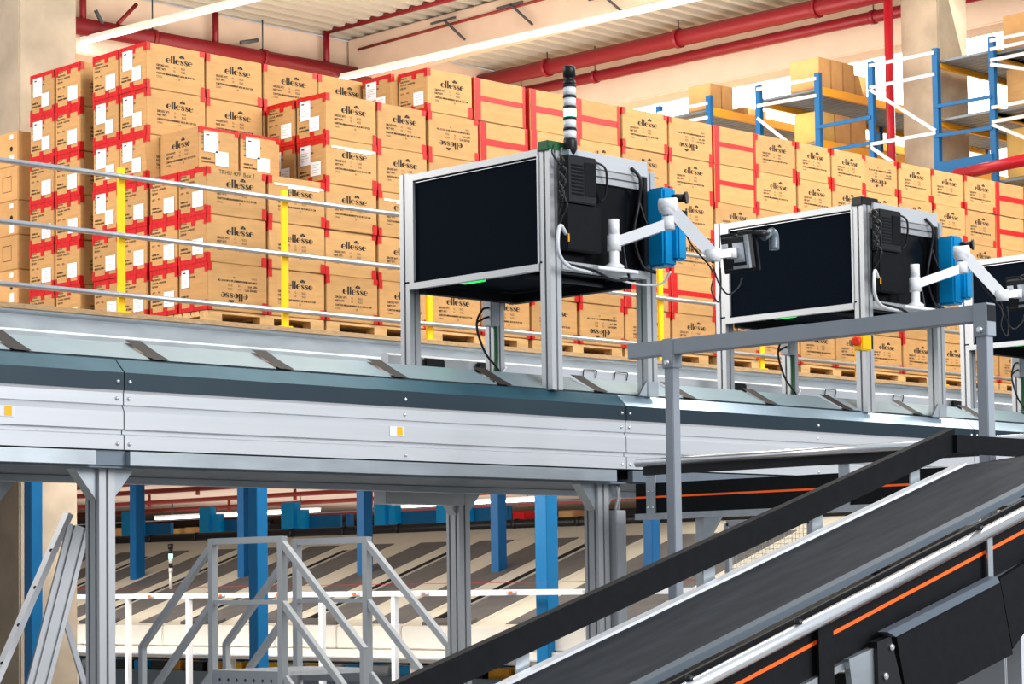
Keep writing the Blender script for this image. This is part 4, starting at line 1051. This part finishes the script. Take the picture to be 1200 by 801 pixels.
rackbox(24.7, 15.6, 8.385, .4, .5, .45); rackbox(24.7, 15.45, 7.645, .5, .62, .50, 'card'); rackbox(24.65, 15.4, 6.755, .5, .66, .62, 'cardy', 'yellow brown'); rackbox(25.3, 15.4, 6.755, .5, .6, .6, 'cardy', 'yellow brown')
for k in range(3): rackbox(25.9+k*.5, 16.4, 8.425, .4, .45, .12)
for k in range(2): rackbox(26.2+k*.6, 16.3, 7.665, .5, .6, .5, 'card2' if k else 'cardy')
# ------------------------------------------------ lower level: pipes, lamps
gl = 'red sprinkler pipes under the mezzanine soffit'
for i, x in enumerate((20.3, 22.2, 25, 27.6, 32, 37, 44)):
    t = thing('sprinkler_pipe', (x, 30, 3.3), 'red sprinkler pipe under the lower ceiling, %s from the camera' % ORD[i+1], 'pipe', gl)
    m = MB().cyl((x, 14.2, 3.35), (x, 59, 3.35), .04, 8); m.build('pipe', M['redd'], t)
    y = 16+i
    k = MB()
    while y < 58: k.cyl((x, y, 3.35), (x, y, 3.501), .03, 6); k.cyl((x, y, 3.25), (x, y, 3.35), .035, 6); y += 4.2
    k.build('sprinkler_head', M['redd'], t)
for i, (x, ya, yb) in enumerate(((27.5, 27, 31), (27.5, 33, 38), (27.5, 21, 25), (36, 36, 42), (36, 26, 32))):
    t = thing('strip_light', (x, (ya+yb)/2, 3.2), 'white strip light under the lower ceiling, %s of five' % ORD[i+1], 'lamp', 'lower level strip lights')
    MB().box(x-.06, ya, 3.16, x+.06, yb, 3.20).build('diffuser', M['lamp'], t); MB().box(x-.08, ya, 3.20, x+.08, yb, 3.24).build('housing', M['white'], t)
    h = MB(); h.cyl((x, ya+.5, 3.24), (x, ya+.5, 3.5), .01, 6); h.cyl((x, yb-.5, 3.24), (x, yb-.5, 3.5), .01, 6); h.build('hanger', M['aluD'], t)
struct(MB().box(59, 5, 0, 59.3, 60, 3.5).build('wall_low', M['wall']))
struct(MB().box(4, 59.5, 0, 60, 59.8, 3.5).build('wall_left', M['wall']))

# -------------------------------------------------------------------- light
w = bpy.data.worlds.new('World'); S.world = w; w.use_nodes = True
bg = w.node_tree.nodes['Background']; bg.inputs[0].default_value = (.86, .93, 1, 1); bg.inputs[1].default_value = .5
def fill_light(loc, size, power, rot=(0, 0, 0), col=(1, .95, .88), sy=None):
    l = bpy.data.lights.new('lamp', 'AREA'); l.energy = power; l.size = size; l.color = col  # unseen light added for brightness, no fixture modelled
    if sy: l.shape = 'RECTANGLE'; l.size_y = sy
    o = bpy.data.objects.new('lamp', l); COL.objects.link(o); o.location = loc; o.rotation_euler = rot
fill_light((9, -3, 6.5), 7, 900, (math.radians(62), 0, math.radians(-12)), sy=5, col=(.97, .98, 1))      # added front fill, unseen, stands for no fixture
fill_light((22, 8.5, 10.0), 8, 820, (math.radians(38), 0, 0), sy=4, col=(1, .94, .82))  # added fill to brighten the right-hand cartons
fill_light((25.4, 22, 9.0), 1.2, 120, (0, math.radians(-112), 0), sy=12, col=(1, .94, .86))  # added fill aimed at the beam under the red pipes
fill_light((13, 9.0, 10.2), 8, 550, (math.radians(35), 0, 0), sy=3, col=(1, .95, .86))
fill_light((4.5, 15.5, 7.0), 4, 380, (0, math.radians(-75), 0), sy=3, col=(1, .93, .86))  # added side fill on the left-facing carton ends
fill_light((18, 20, 10.3), 10, 380, sy=4)
fill_light((19, 21, 6.6), 9, 650, (PI, 0, 0), sy=9, col=(1, .93, .86))  # added uplight hidden behind the cartons, brightens roof and girder
fill_light((33, 24, 10.2), 6, 900, sy=12)
fill_light((33, 24, 8.7), 6, 600, (PI, 0, 0), sy=12, col=(1, .94, .88))
fill_light((13, 19, 3.42), 2.5, 480, (0, math.radians(-12), 0), sy=10, col=(1, .96, .9))  # added fill to brighten the chutes
fill_light((28, 30, 3.3), 12, 500, sy=20)
fill_light((26, 28, 1.5), 14, 600, (PI, 0, 0), sy=20, col=(1, .95, .9))
S.view_settings.view_transform = 'Standard'
S.view_settings.look = 'None'
S.view_settings.exposure = 0.48
S.view_settings.gamma = 0.90
